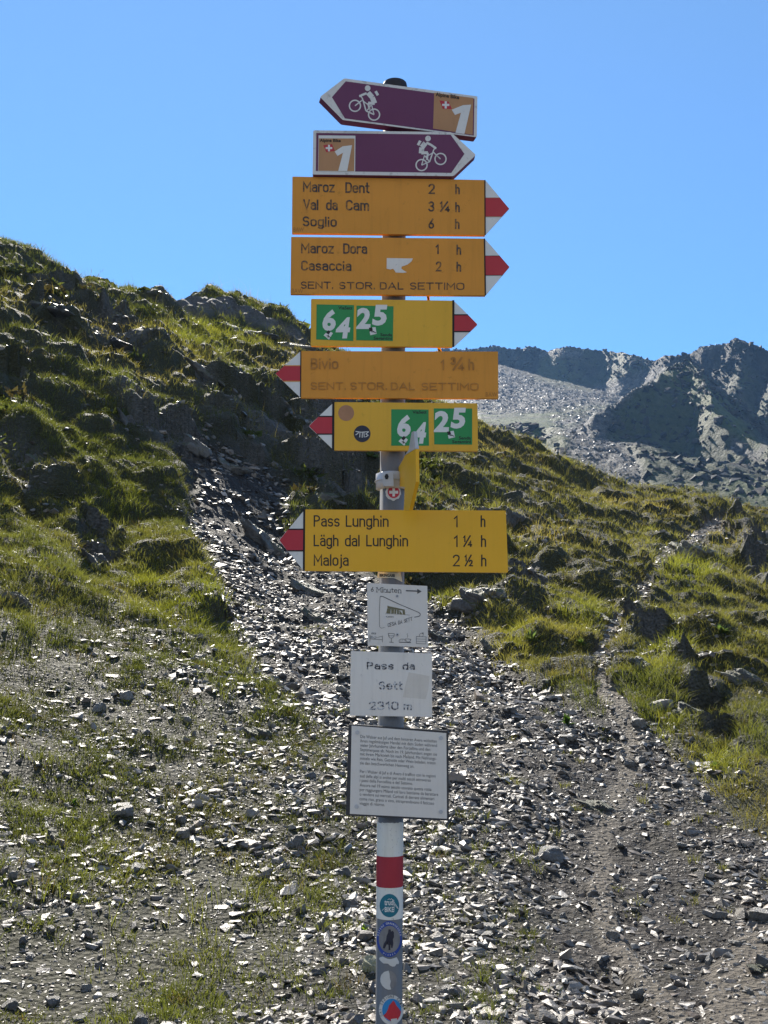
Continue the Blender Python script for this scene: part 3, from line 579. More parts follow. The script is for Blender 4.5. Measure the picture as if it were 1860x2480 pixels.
# ------------------------------------------------------------------ grass and low plants
def blades(P, n_, h, w, lean, c0, per, spread, seed):
    """P: tuft positions; every tuft gets `per` bent blades"""
    r = np.random.default_rng(seed); m = len(P); K = m * per
    ang = r.uniform(0, 6.28, K); rad = np.sqrt(r.random(K)) * np.repeat(spread, per)
    base = np.repeat(P, per, 0); nn = np.repeat(n_, per, 0)
    bx, by = base[:, 0] + np.cos(ang) * rad, base[:, 1] + np.sin(ang) * rad
    bz = base[:, 2] - ((bx - base[:, 0]) * nn[:, 0] + (by - base[:, 1]) * nn[:, 1]) / np.maximum(nn[:, 2], 0.4) - 0.01
    B = np.stack([bx, by, bz], -1)
    hh = np.repeat(h, per) * r.uniform(0.5, 1.15, K); ww = np.repeat(w, per) * r.uniform(0.7, 1.3, K)
    la = ang + r.normal(0, 0.7, K); ln = np.repeat(lean, per) * r.uniform(0.2, 1.3, K)
    D = np.stack([np.cos(la) * ln, np.sin(la) * ln, np.ones(K)], -1); D[:, :2] += nn[:, :2] * 0.25
    wa = r.uniform(0, 6.28, K); Wv = np.stack([np.cos(wa), np.sin(wa), np.zeros(K)], -1) * ww[:, None] * 0.5
    M = B + D * np.array([0.8, 0.8, 1]) * (hh * 0.55)[:, None]; T = B + D * np.array([1.7, 1.7, 0.92]) * hh[:, None]
    V = np.stack([B - Wv, B + Wv, M + Wv * 0.75, M - Wv * 0.75, T], 1)
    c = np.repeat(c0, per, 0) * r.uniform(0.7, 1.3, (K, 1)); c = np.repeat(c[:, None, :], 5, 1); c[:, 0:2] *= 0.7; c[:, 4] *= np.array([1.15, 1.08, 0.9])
    i = (np.arange(K) * 5)[:, None]
    return V.reshape(-1, 3), i + np.array([[0, 1, 2, 3]]), i + np.array([[3, 2, 4]]), c.reshape(-1, 3)
GREEN = np.array([0.11, 0.132, 0.038]); LIME = np.array([0.22, 0.25, 0.035]); DRY = np.array([0.32, 0.27, 0.10]); OLIVE = np.array([0.066, 0.08, 0.026]); RUST = np.array([0.10, 0.055, 0.03])
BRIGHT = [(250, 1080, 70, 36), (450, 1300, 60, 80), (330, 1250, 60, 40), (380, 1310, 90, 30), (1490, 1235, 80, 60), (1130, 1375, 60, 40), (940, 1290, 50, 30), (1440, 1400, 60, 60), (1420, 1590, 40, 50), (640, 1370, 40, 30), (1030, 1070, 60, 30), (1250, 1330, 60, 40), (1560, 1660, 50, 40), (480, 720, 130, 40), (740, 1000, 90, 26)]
def tuft_set(n, dens, dmin, dmax, h0, h1, w0, per, spread, seed, dry=0.35):
    a, d = sample(n, dmin, dmax); k = rng.random(n) < np.clip(bil(dens, a, d), 0, 1); a, d = a[k], d[k]
    x, y = np.sin(a) * d, np.cos(a) * d; z = zat(x, y); nn = nat(x, y, 0.2); m = len(x)
    U, Vv = proj(x, y, z); br = np.zeros(m)
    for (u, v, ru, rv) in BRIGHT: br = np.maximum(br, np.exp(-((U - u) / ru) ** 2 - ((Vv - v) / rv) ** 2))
    t1 = smooth(-0.4, 0.4, fbm(x * 0.8, y * 0.8, 121, 3)); t2 = smooth(0.0, 0.6, fbm(x * 0.35, y * 0.35, 131, 3)) * dry + rng.random(m) * 0.25 * dry
    c = OLIVE + (GREEN - OLIVE) * t1[:, None]; t2 = np.clip(t2 + 0.25 * smooth(860, 1050, U) * (d > 12), 0, 1); c = c + (DRY - c) * t2[:, None]
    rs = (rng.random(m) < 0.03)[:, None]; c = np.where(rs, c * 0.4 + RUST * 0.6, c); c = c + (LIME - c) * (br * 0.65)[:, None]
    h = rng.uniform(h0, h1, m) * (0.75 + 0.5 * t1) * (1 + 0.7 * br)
    return blades(np.stack([x, y, z], -1), nn, h, np.full(m, w0) * (0.6 + d * 0.035), rng.uniform(0.25, 0.8, m), c, per, np.full(m, spread) * rng.uniform(0.6, 1.3, m), seed)
def join_sets(name, S, mat_):
    V, Q, T, C, off = [], [], [], [], 0
    for v, q, t, c in S: V.append(v); Q.append(q + off); T.append(t + off); C.append(c); off += len(v)
    me = np_mesh(name, np.concatenate(V), [np.concatenate(Q), np.concatenate(T)], False, np.concatenate(C)); return link(name, me, mat_)
gm_ = leafmat('grass_blades', 0.5)
patch = smooth(0.05, 0.3, fbm(GX * 1.2, GY * 1.2, 141, 3))
g_turf = np.clip(turf - 0.5 * mixed, 0, 1) * (1 - 0.55 * crag) * (1 - scree) * (1 - 0.9 * knoll)
g_mix = np.clip(mixed * patch * 0.9 + 0.05 * mixed, 0, 1) * (1 - path) * (1 - 0.6 * scree) + 0.035 * scree * (1 - path)
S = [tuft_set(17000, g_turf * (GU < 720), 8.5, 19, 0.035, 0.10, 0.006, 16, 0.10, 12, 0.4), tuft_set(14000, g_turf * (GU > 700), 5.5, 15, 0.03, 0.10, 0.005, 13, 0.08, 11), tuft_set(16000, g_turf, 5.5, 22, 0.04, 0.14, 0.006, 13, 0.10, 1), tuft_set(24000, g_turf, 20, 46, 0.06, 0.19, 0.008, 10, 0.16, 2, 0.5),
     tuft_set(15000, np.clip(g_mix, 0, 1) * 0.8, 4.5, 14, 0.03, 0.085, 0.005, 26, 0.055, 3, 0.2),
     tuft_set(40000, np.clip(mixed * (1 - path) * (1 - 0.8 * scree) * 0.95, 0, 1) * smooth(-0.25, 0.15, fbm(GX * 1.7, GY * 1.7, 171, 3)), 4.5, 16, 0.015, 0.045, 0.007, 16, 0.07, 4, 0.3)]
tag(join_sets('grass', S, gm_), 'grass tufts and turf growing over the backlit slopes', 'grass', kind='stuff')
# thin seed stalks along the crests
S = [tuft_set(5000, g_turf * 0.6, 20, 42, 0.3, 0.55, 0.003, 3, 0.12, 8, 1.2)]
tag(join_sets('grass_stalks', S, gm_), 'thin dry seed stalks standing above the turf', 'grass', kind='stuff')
# heath and dwarf shrubs in the shaded hollows
def heath(n, dens, dmin, dmax, seed):
    a, d = sample(n, dmin, dmax); k = rng.random(n) < np.clip(bil(dens, a, d), 0, 1); a, d = a[k], d[k]; x, y = np.sin(a) * d, np.cos(a) * d; m = len(x)
    per = 26; K = m * per; r = np.random.default_rng(seed); q = r.normal(size=(K, 3)); q /= np.linalg.norm(q, axis=1)[:, None]; q[:, 2] = np.abs(q[:, 2])
    s = np.repeat(r.uniform(0.12, 0.34, m), per); P = np.repeat(np.stack([x, y, zat(x, y)], -1), per, 0) + q * (s * r.uniform(0.6, 1, K))[:, None] * np.array([1.2, 1.2, 0.8])
    e1 = r.normal(size=(K, 3)); e2 = r.normal(size=(K, 3)); ls = (0.03 + 0.0022 * np.repeat(d, per))[:, None]
    V = np.stack([P - e1 * ls * 0.5, P + e2 * ls * 0.45, P + e1 * ls * 0.6 + q * ls, P - e2 * ls * 0.45], 1)
    c0 = np.where((r.random(m) < 0.2)[:, None], np.array([0.045, 0.038, 0.022]), OLIVE * 0.9); c = np.repeat(c0, per, 0) * r.uniform(0.6, 1.6, (K, 1)); c = np.repeat(c[:, None], 4, 1).reshape(-1, 3)
    i = (np.arange(K) * 4)[:, None]; return V.reshape(-1, 3), i + np.array([[0, 1, 2, 3]]), np.zeros((0, 3), int), c
hz = g_turf * (1 - 0.93 * smooth(860, 1000, GU)) * smooth(0.05, 0.35, fbm(GX * 0.3 + 3, GY * 0.3, 151, 3))
tag(join_sets('heather', [heath(5200, hz * 0.8, 15, 42, 3)], gm_), 'low dark heath shrubs between the grass on the slopes', 'heather', kind='stuff')
# leafy plants one can point at
def leafy(u, v, hpx, label, c, nl=22, wide=0.30):
    x, y, z, d = hit(u, v); h = 0.7 * hpx / FPX * d; root = empty('leafy_plant', (x, y, z - 0.01), label, 'plant')
    bm = bmesh.new(); lay = []; r = random.Random(int(u)); cols = []
    for i in range(nl):
        an = r.uniform(0, 6.28); el = r.uniform(0.35, 1.45); L = h * r.uniform(0.6, 1.1); wd = L * wide * r.uniform(0.7, 1.2)
        ax = Vector((math.cos(an) * math.cos(el), math.sin(an) * math.cos(el), math.sin(el))); sd_ = Vector((-math.sin(an), math.cos(an), 0)); dn = Vector((0, 0, -1))
        pts = []
        for k in range(5):
            t = k / 4; p = ax * L * t + dn * (L * 0.28 * t * t * math.cos(el) * 1.6); ww = wd * math.sin(math.pi * min(1, t * 0.9 + 0.08)) * 0.5
            pts.append((bm.verts.new(p - sd_ * ww), bm.verts.new(p - Vector((0, 0, ww * 0.35))), bm.verts.new(p + sd_ * ww)))
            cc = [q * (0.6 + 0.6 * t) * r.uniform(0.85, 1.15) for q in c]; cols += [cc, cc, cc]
        for k in range(4):
            for s_ in (0, 1): bm.faces.new((pts[k][s_], pts[k][s_ + 1], pts[k + 1][s_ + 1], pts[k + 1][s_]))
    me = bpy.data.meshes.new('leaves'); bm.to_mesh(me); bm.free(); at = me.color_attributes.new('Col', 'FLOAT_COLOR', 'POINT')
    for i, cc in enumerate(cols): at.data[i].color = (*cc, 1)
    link('leaves', me, gm_, root); return root
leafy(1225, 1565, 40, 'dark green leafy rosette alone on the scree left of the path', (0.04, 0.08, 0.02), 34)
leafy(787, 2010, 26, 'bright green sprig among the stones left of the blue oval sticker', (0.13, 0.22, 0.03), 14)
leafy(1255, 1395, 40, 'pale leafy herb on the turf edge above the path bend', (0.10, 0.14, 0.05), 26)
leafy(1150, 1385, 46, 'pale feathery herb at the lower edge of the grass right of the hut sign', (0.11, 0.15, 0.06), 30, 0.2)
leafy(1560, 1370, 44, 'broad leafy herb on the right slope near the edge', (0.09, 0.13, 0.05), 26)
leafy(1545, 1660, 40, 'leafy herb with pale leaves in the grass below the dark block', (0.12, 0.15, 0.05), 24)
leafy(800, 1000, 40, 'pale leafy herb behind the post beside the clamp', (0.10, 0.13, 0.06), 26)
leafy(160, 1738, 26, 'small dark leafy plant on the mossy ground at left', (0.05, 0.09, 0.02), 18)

# ------------------------------------------------------------------ signpost and signs
PY, PR = 2.42, 0.030
def zoomf(x0, y0, s): return lambda p: (x0 + p[0] * s, y0 + p[1] * s)
Z1 = zoomf(588.7, 142.7, .32258); Z2 = zoomf(588.7, 481.6, .32258); Z3 = zoomf(588.7, 749.2, .32258); Z4 = zoomf(588.7, 963.3, .32258)
Z5 = zoomf(713.5, 1230.8, .17204); Z6 = zoomf(713.5, 1543.0, .17204); Z7 = zoomf(767.0, 1765.9, .10486); Z8 = zoomf(767.0, 1980.0, .10486)
class Plane:
    """an upright sign plane; yaw turns its right end away from the viewer"""
    def __init__(s, zf, px, py, yaw=0.0):
        s.zf = zf; s.n = np.array([math.sin(yaw), -math.cos(yaw), 0.0]); s.p = np.array([px, py, 0.0])
    def pt(s, q, off=0.0):
        u, v = s.zf(q); d = ray(u, v); P = s.p + s.n * off
        t = ((P - CAM) @ s.n) / (d @ s.n); return CAM + d * t
def post_x(z): return 0.0108 + (z - 0.853) * 0.0076
class Cyl:
    """the round face of the post"""
    def __init__(s, zf): s.zf = zf; s.n = None
    def pt(s, q, off=0.0):
        u, v = s.zf(q); d = ray(u, v); z = 1.2
        r = PR + off
        for _ in range(6):
            cx = post_x(z); A = d[0] ** 2 + d[1] ** 2; B = 2 * (d[0] * (0 - cx) + d[1] * (0 - PY)); C = cx * cx + PY * PY - r * r
            D = max(B * B - 4 * A * C, 0.0); t = (-B - math.sqrt(D)) / (2 * A); z = EYE + d[2] * t
        return CAM + d * t
def plate(name, pl, outl, mat_, off=0.0, th=0.0006, parent=None, bev=0.0):
    """solid flat piece: outline on a sign plane, front at `off`, `th` thick"""
    bm = bmesh.new(); F = [pl.pt(q, off) for q in outl]; Bk = [p - pl.n * th for p in F]
    a = [bm.verts.new(p) for p in F]; b = [bm.verts.new(p) for p in Bk]; n = len(a)
    f = bm.faces.new(a); f2 = bm.faces.new(b[::-1])
    for i in range(n): bm.faces.new((a[i], b[i], b[(i + 1) % n], a[(i + 1) % n]))
    bmesh.ops.recalc_face_normals(bm, faces=bm.faces)
    if bev:
        ed = [e for e in bm.edges if all(v in a for v in e.verts)]
        bmesh.ops.bevel(bm, geom=ed, offset=bev, segments=2, affect='EDGES')
    return fin(name, bm, mat_, parent)
def fin(name, bm, mat_, parent):
    me = bpy.data.meshes.new(name); bm.to_mesh(me); bm.free(); o = link(name, me, mat_)
    if parent is not None:
        root = parent
        loc = Vector((0, 0, 0)); q = parent
        while q is not None: loc += q.location; q = q.parent
        o.parent = parent; me.transform(__import__('mathutils').Matrix.Translation(-loc))
    return o
def multi(name, pl, outs, mat_, off, th, parent):
    """several outlines that belong to one mark, one mesh"""
    bm = bmesh.new()
    for outl in outs:
        F = [pl.pt(q, off) for q in outl]; a = [bm.verts.new(p) for p in F]; b = [bm.verts.new(p - pl.n * th) for p in F]; n = len(a)
        bm.faces.new(a)
        for i in range(n): bm.faces.new((a[i], b[i], b[(i + 1) % n], a[(i + 1) % n]))
    bmesh.ops.recalc_face_normals(bm, faces=bm.faces)
    return fin(name, bm, mat_, parent)
def rounded(pts, r, n=3):
    out = []; m = len(pts)
    for i in range(m):
        p = np.array(pts[i], float); a = np.array(pts[i - 1], float) - p; b = np.array(pts[(i + 1) % m], float) - p
        ra = min(r, np.linalg.norm(a) / 2.2); rb = min(r, np.linalg.norm(b) / 2.2); p0 = p + a / np.linalg.norm(a) * ra; p1 = p + b / np.linalg.norm(b) * rb
        for k in range(n + 1):
            t = k / n; out.append(tuple((1 - t) ** 2 * p0 + 2 * t * (1 - t) * p + t * t * p1))
    return out
def disc(c, r, n=28, ry=None): return [(c[0] + r * math.cos(k * 2 * math.pi / n), c[1] + (ry or r) * math.sin(k * 2 * math.pi / n)) for k in range(n)]
def stroke(pts, w_):
    """outline of a thick line through pts"""
    L, Rr = [], []; pts = [np.array(p, float) for p in pts]
    for i, p in enumerate(pts):
        d = (pts[min(i + 1, len(pts) - 1)] - pts[max(i - 1, 0)]); d = d / (np.linalg.norm(d) + 1e-9); nn = np.array([-d[1], d[0]]) * w_ / 2
        L.append(tuple(p + nn)); Rr.append(tuple(p - nn))
    return L + Rr[::-1]
def strokes(pts, w_):
    o = [stroke([a, b], w_) for a, b in zip(pts[:-1], pts[1:])]
    return o
def ringp(c, r, w_, n=28, ry=None):
    o = []; k2 = (ry or r) / r
    for k in range(n):
        a, b = k * 2 * math.pi / n, (k + 1) * 2 * math.pi / n
        o.append([(c[0] + q * math.cos(t), c[1] + q * k2 * math.sin(t)) for q, t in ((r - w_ / 2, a), (r + w_ / 2, a), (r + w_ / 2, b), (r - w_ / 2, b))])
    return o
# ---- lettering: glyph outlines of Blender's own font laid on a sign
DG = {}
def glyphs(s, bold=0.0, sx=1.0, space=1.0):
    k = (s, bold, space)
    if k not in DG:
        fc = bpy.data.curves.new('t', 'FONT'); fc.body = s; fc.offset = bold; fc.space_character = space; fc.resolution_u = 3
        ob = bpy.data.objects.new('t', fc); col.objects.link(ob); dg = bpy.context.evaluated_depsgraph_get(); dg.update()
        me = ob.evaluated_get(dg).to_mesh(); V = np.array([v.co[:2] for v in me.vertices]).reshape(-1, 2); F = [list(p.vertices) for p in me.polygons]
        ob.evaluated_get(dg).to_mesh_clear(); bpy.data.objects.remove(ob); bpy.data.curves.remove(fc); DG[k] = (V, F)
    return DG[k]
CAPH = {}
def lettering(name, pl, items, mat_, off, parent, th=0.0003, up=(0, -1)):
    """items: (text, x0, y_baseline, x1, cap_height, slope, bold, slant[, space]) in the sign's zoom units; one mesh"""
    bm = bmesh.new()
    for it in items:
        s, x0, yb, x1, ch, slope, bold, slant = it[:8]; space = it[8] if len(it) > 8 else 1.0
        V, F = glyphs(s, bold, 1.0, space); cap = glyphs('H', 0.0)[0][:, 1].max()
        if not len(V): continue
        mn, mx = V[:, 0].min(), V[:, 0].max(); X = (V[:, 0] - mn) / (mx - mn); Y = V[:, 1] / cap
        vs = []
        for a, b in zip(X, Y):
            uu = x0 + a * (x1 - x0) + slant * b * ch; vv = yb + slope * (uu - x0) - b * ch; vs.append((uu, vv))
        if isinstance(pl, Cyl) or th <= 0:
            a = [bm.verts.new(pl.pt(q, off)) for q in vs]
            for f in F:
                try: bm.faces.new([a[i] for i in f][::-1])
                except ValueError: pass
        else:
            a = [bm.verts.new(pl.pt(q, off)) for q in vs]; b2 = [bm.verts.new(pl.pt(q, off - th)) for q in vs]; ec = {}
            for f in F:
                try: bm.faces.new([a[i] for i in f])
                except ValueError: continue
                for i in range(len(f)):
                    e = (f[i], f[(i + 1) % len(f)]); k = tuple(sorted(e)); ec[k] = None if k in ec else e
            for e in ec.values():
                if e: bm.faces.new((a[e[0]], a[e[1]], b2[e[1]], b2[e[0]]))
    return fin(name, bm, mat_, parent)
def wrap(name, cy, outl, mat_, off, parent, c=None, rings=7, inner=0.0):
    """star-shaped sticker that follows the curve of the post"""
    bm = bmesh.new(); o = np.array(outl, float); c = np.array(c if c is not None else o.mean(0)); n = len(o); prev = None
    for k in range(rings + 1):
        t = inner + (1 - inner) * k / rings
        if t == 0: cur = [bm.verts.new(cy.pt(c, off))] * n
        else: cur = [bm.verts.new(cy.pt(c + (q - c) * t, off)) for q in o]
        if prev:
            for i in range(n):
                j = (i + 1) % n; vs = [prev[i], cur[i], cur[j], prev[j]]; u = []
                for v in vs:
                    if v not in u: u.append(v)
                bm.faces.new(u)
        prev = cur
    bmesh.ops.recalc_face_normals(bm, faces=bm.faces)
    for f in bm.faces: f.smooth = True
    return fin(name, bm, mat_, parent)
def dense(pts, n=6):
    o = []
    for a, b in zip(pts, pts[1:] + pts[:1]):
        for k in range(n): o.append((a[0] + (b[0] - a[0]) * k / n, a[1] + (b[1] - a[1]) * k / n))
    return o

# ---- engraved sign lettering drawn as strokes (narrow traffic alphabet); cap height 1, baseline 0
def arc(cx, cy, rx, ry, a0, a1, n=9): return [(cx + rx * math.cos(R(a0 + (a1 - a0) * k / n)), cy + ry * math.sin(R(a0 + (a1 - a0) * k / n))) for k in range(n + 1)]
_b = arc(.2, .5, .2, .20, 0, 180, 8) + arc(.2, .2, .2, .20, 180, 360, 8); _bowl = _b + _b[:1]
_n = [(0, 0), (0, .7)], [(0, .48)] + arc(.19, .5, .19, .2, 180, 0, 8)[1:] + [(.38, 0)]
def _s(w, h): m = h * .26; return arc(w / 2, h - m, w / 2, m, 30, 255, 9) + arc(w / 2, m, w / 2, m, 75, -150, 9)
SF = {
 'M': (.62, [[(0, 0), (0, 1), (.31, .35), (.62, 1), (.62, 0)]]), 'D': (.46, [[(0, 0), (0, 1), (.2, 1)] + arc(.2, .74, .26, .26, 90, 0, 6)[1:] + arc(.2, .26, .26, .26, 0, -90, 6) + [(0, 0)]]),
 'V': (.5, [[(0, 1), (.25, 0), (.5, 1)]]), 'C': (.44, [arc(.22, .78, .22, .22, 10, 180, 8) + arc(.22, .22, .22, .22, 180, 350, 8)]), 'S': (.44, [_s(.44, 1)]),
 'P': (.44, [[(0, 0), (0, 1), (.2, 1)] + arc(.2, .75, .24, .25, 90, -90, 9)[1:] + [(0, .5)]]), 'L': (.38, [[(0, 1), (0, 0), (.38, 0)]]), 'B': (.44, [[(0, .53), (.2, .53)] + arc(.2, .765, .21, .235, -90, 90, 8)[1:] + [(0, 1), (0, 0), (.2, 0)] + arc(.2, .265, .24, .265, -90, 90, 8)]),
 'E': (.5, [[(.5, 1), (0, 1), (0, 0), (.5, 0)], [(0, .52), (.42, .52)]]), 'N': (.55, [[(0, 0), (0, 1), (.55, 0), (.55, 1)]]), 'T': (.55, [[(0, 1), (.55, 1)], [(.275, 1), (.275, 0)]]), 'O': (.58, [arc(.29, .72, .29, .28, 0, 180, 10) + arc(.29, .28, .29, .28, 180, 360, 10) + [(.58, .72)]]),
 'R': (.5, [[(0, 0), (0, 1), (.25, 1)] + arc(.25, .75, .25, .25, 90, -90, 9)[1:] + [(0, .5)], [(.26, .5), (.5, 0)]]), 'A': (.6, [[(0, 0), (.3, 1), (.6, 0)], [(.1, .33), (.5, .33)]]), 'I': (.02, [[(.01, 0), (.01, 1)]]), '.': (.04, [[(.02, 0), (.02, .1)]]),
 'a': (.38, [arc(.19, .51, .19, .19, 150, 0, 7) + [(.38, 0)], [(.38, .42), (.19, .42)] + arc(.19, .21, .19, .21, 90, 270, 9)[1:] + [(.38, .06)]]), 'r': (.26, [[(0, 0), (0, .7)], [(0, .46)] + arc(.2, .46, .2, .24, 180, 70, 6)[1:]]), 'o': (.4, [_bowl]), 'z': (.36, [[(0, .7), (.36, .7), (0, 0), (.36, 0)]]),
 'e': (.4, [[(0, .37), (.4, .37), (.4, .5)] + arc(.2, .5, .2, .2, 0, 180, 8)[1:] + arc(.2, .2, .2, .2, 180, 330, 8)]), 'n': (.38, list(_n)), 't': (.24, [[(.1, 1), (.1, .16)] + arc(.24, .16, .14, .16, 180, 270, 5), [(0, .7), (.26, .7)]]), 'l': (.02, [[(.01, 0), (.01, 1)]]), 'd': (.4, [_bowl, [(.4, 0), (.4, 1)]]),
 'm': (.62, [[(0, 0), (0, .7)], [(0, .5)] + arc(.155, .54, .155, .16, 180, 0, 8)[1:] + [(.31, 0)], [(.31, .5)] + arc(.465, .54, .155, .16, 180, 0, 8)[1:] + [(.62, 0)]]), 'g': (.4, [_bowl, [(.4, .7), (.4, -.08)] + arc(.2, -.08, .2, .2, 0, -150, 7)]), 'i': (.04, [[(.02, 0), (.02, .6)], [(.02, .93), (.02, .98)]]), 's': (.36, [_s(.36, .7)]),
 'c': (.37, [arc(.2, .5, .2, .2, 30, 180, 7) + arc(.2, .2, .2, .2, 180, 330, 7)]), 'v': (.38, [[(0, .7), (.19, 0), (.38, .7)]]), 'u': (.38, [[(0, .7), (0, .2)] + arc(.19, .2, .19, .2, 180, 360, 8) + [(.38, .7)], [(.38, .3), (.38, 0)]]), 'h': (.38, [[(0, 0), (0, 1)], _n[1]]), 'j': (.1, [[(.1, .7), (.1, -.12)] + arc(0, -.12, .1, .14, 0, -90, 4), [(.1, .93), (.1, .98)]]),
 '1': (.22, [[(0, .78), (.2, 1), (.2, 0)]]), '2': (.42, [arc(.21, .77, .21, .23, 170, 0, 8) + [(.38, .55), (0, 0), (.42, 0)]]), '3': (.42, [arc(.2, .77, .2, .23, 150, -90, 9), arc(.2, .27, .22, .27, 90, -155, 9)]), '4': (.46, [[(.34, 0), (.34, 1), (0, .28), (.46, .28)]]), '6': (.44, [[(.36, 1), (.06, .44)] + arc(.22, .27, .22, .27, 150, 510, 16)]), '0': (.44, [arc(.22, .75, .22, .25, 0, 180, 8) + arc(.22, .25, .22, .25, 180, 360, 8) + [(.44, .75)]]),
 '\u00bc': (.86, [[(.1, .86), (.2, 1), (.2, .48)], [(.12, 0), (.72, 1)], [(.78, 0), (.78, .5), (.54, .14), (.86, .14)]]), '\u00bd': (.86, [[(.1, .86), (.2, 1), (.2, .48)], [(.12, 0), (.72, 1)], arc(.7, .38, .13, .13, 170, 0, 7) + [(.8, .26), (.56, 0), (.86, 0)]]), '\u00be': (.9, [arc(.14, .88, .13, .12, 150, -90, 7) + arc(.14, .62, .14, .14, 90, -150, 7), [(.16, 0), (.76, 1)], [(.82, 0), (.82, .5), (.58, .14), (.9, .14)]]), ' ': (.3, []),
}
SF['\u00e4'] = (.38, SF['a'][1] + [[(.08, .95), (.08, 1.0)], [(.30, .95), (.30, 1.0)]])
def ribbon(pts, w_):
    P = [np.array(p, float) for p in pts]; cl = np.allclose(P[0], P[-1]); L, Q = [], []
    for i, p in enumerate(P):
        a = P[i] - P[i - 1] if i > 0 else (P[i] - P[-2] if cl else P[1] - P[0]); b = P[i + 1] - P[i] if i < len(P) - 1 else (P[1] - P[0] if cl else P[-1] - P[-2])
        a = a / (np.linalg.norm(a) + 1e-9); b = b / (np.linalg.norm(b) + 1e-9); na = np.array([-a[1], a[0]]); nb = np.array([-b[1], b[0]]); m_ = na + nb; m_ /= np.linalg.norm(m_) + 1e-9; k = min(1 / max(m_ @ na, .3), 1.8)
        e = np.zeros(2)
        if not cl and i == 0: e = -a * w_ * .5
        if not cl and i == len(P) - 1: e = b * w_ * .5
        L.append(p + e + m_ * w_ * .5 * k); Q.append(p + e - m_ * w_ * .5 * k)
    return L, Q
def engraved(name, pl, items, mat_, off, parent, sw=.13, th=0.0003):
    """items: (text, x0, y_baseline, x1, cap_height, slope)"""
    if len(items) > 1: return [engraved(name, pl, [it], mat_, off, parent, sw, th) for it in items]
    bm = bmesh.new(); ct = 0
    for s, x0, yb, x1, ch, slope in items:
        gap = .2; tot = sum(SF[c][0] for c in s) + gap * (len(s) - 1) + sw; k = (x1 - x0) / tot; cx = sw / 2
        for c in s:
            for st in SF[c][1]:
                L, Q = ribbon([(x0 + (cx + p[0]) * k, -p[1] * (ch - sw * ch * .8) - sw * ch * .4) for p in st], sw * ch * .88); ct += 1; o_ = off + .00001 * (ct % 7)
                A = [bm.verts.new(pl.pt((p[0], yb + slope * (p[0] - x0) + p[1]), o_)) for p in L]; B = [bm.verts.new(pl.pt((p[0], yb + slope * (p[0] - x0) + p[1]), o_)) for p in Q]
                for i in range(len(A) - 1): bm.faces.new((A[i], A[i + 1], B[i + 1], B[i]))
            cx += SF[c][0] + gap
    bmesh.ops.recalc_face_normals(bm, faces=bm.faces)
    r = bmesh.ops.extrude_face_region(bm, geom=list(bm.faces)); vs = [g for g in r['geom'] if isinstance(g, bmesh.types.BMVert)]
    bmesh.ops.translate(bm, vec=Vector(tuple(-pl.n * -0.00005)), verts=vs)
    bmesh.ops.recalc_face_normals(bm, faces=bm.faces)
    return fin(name, bm, mat_, parent)

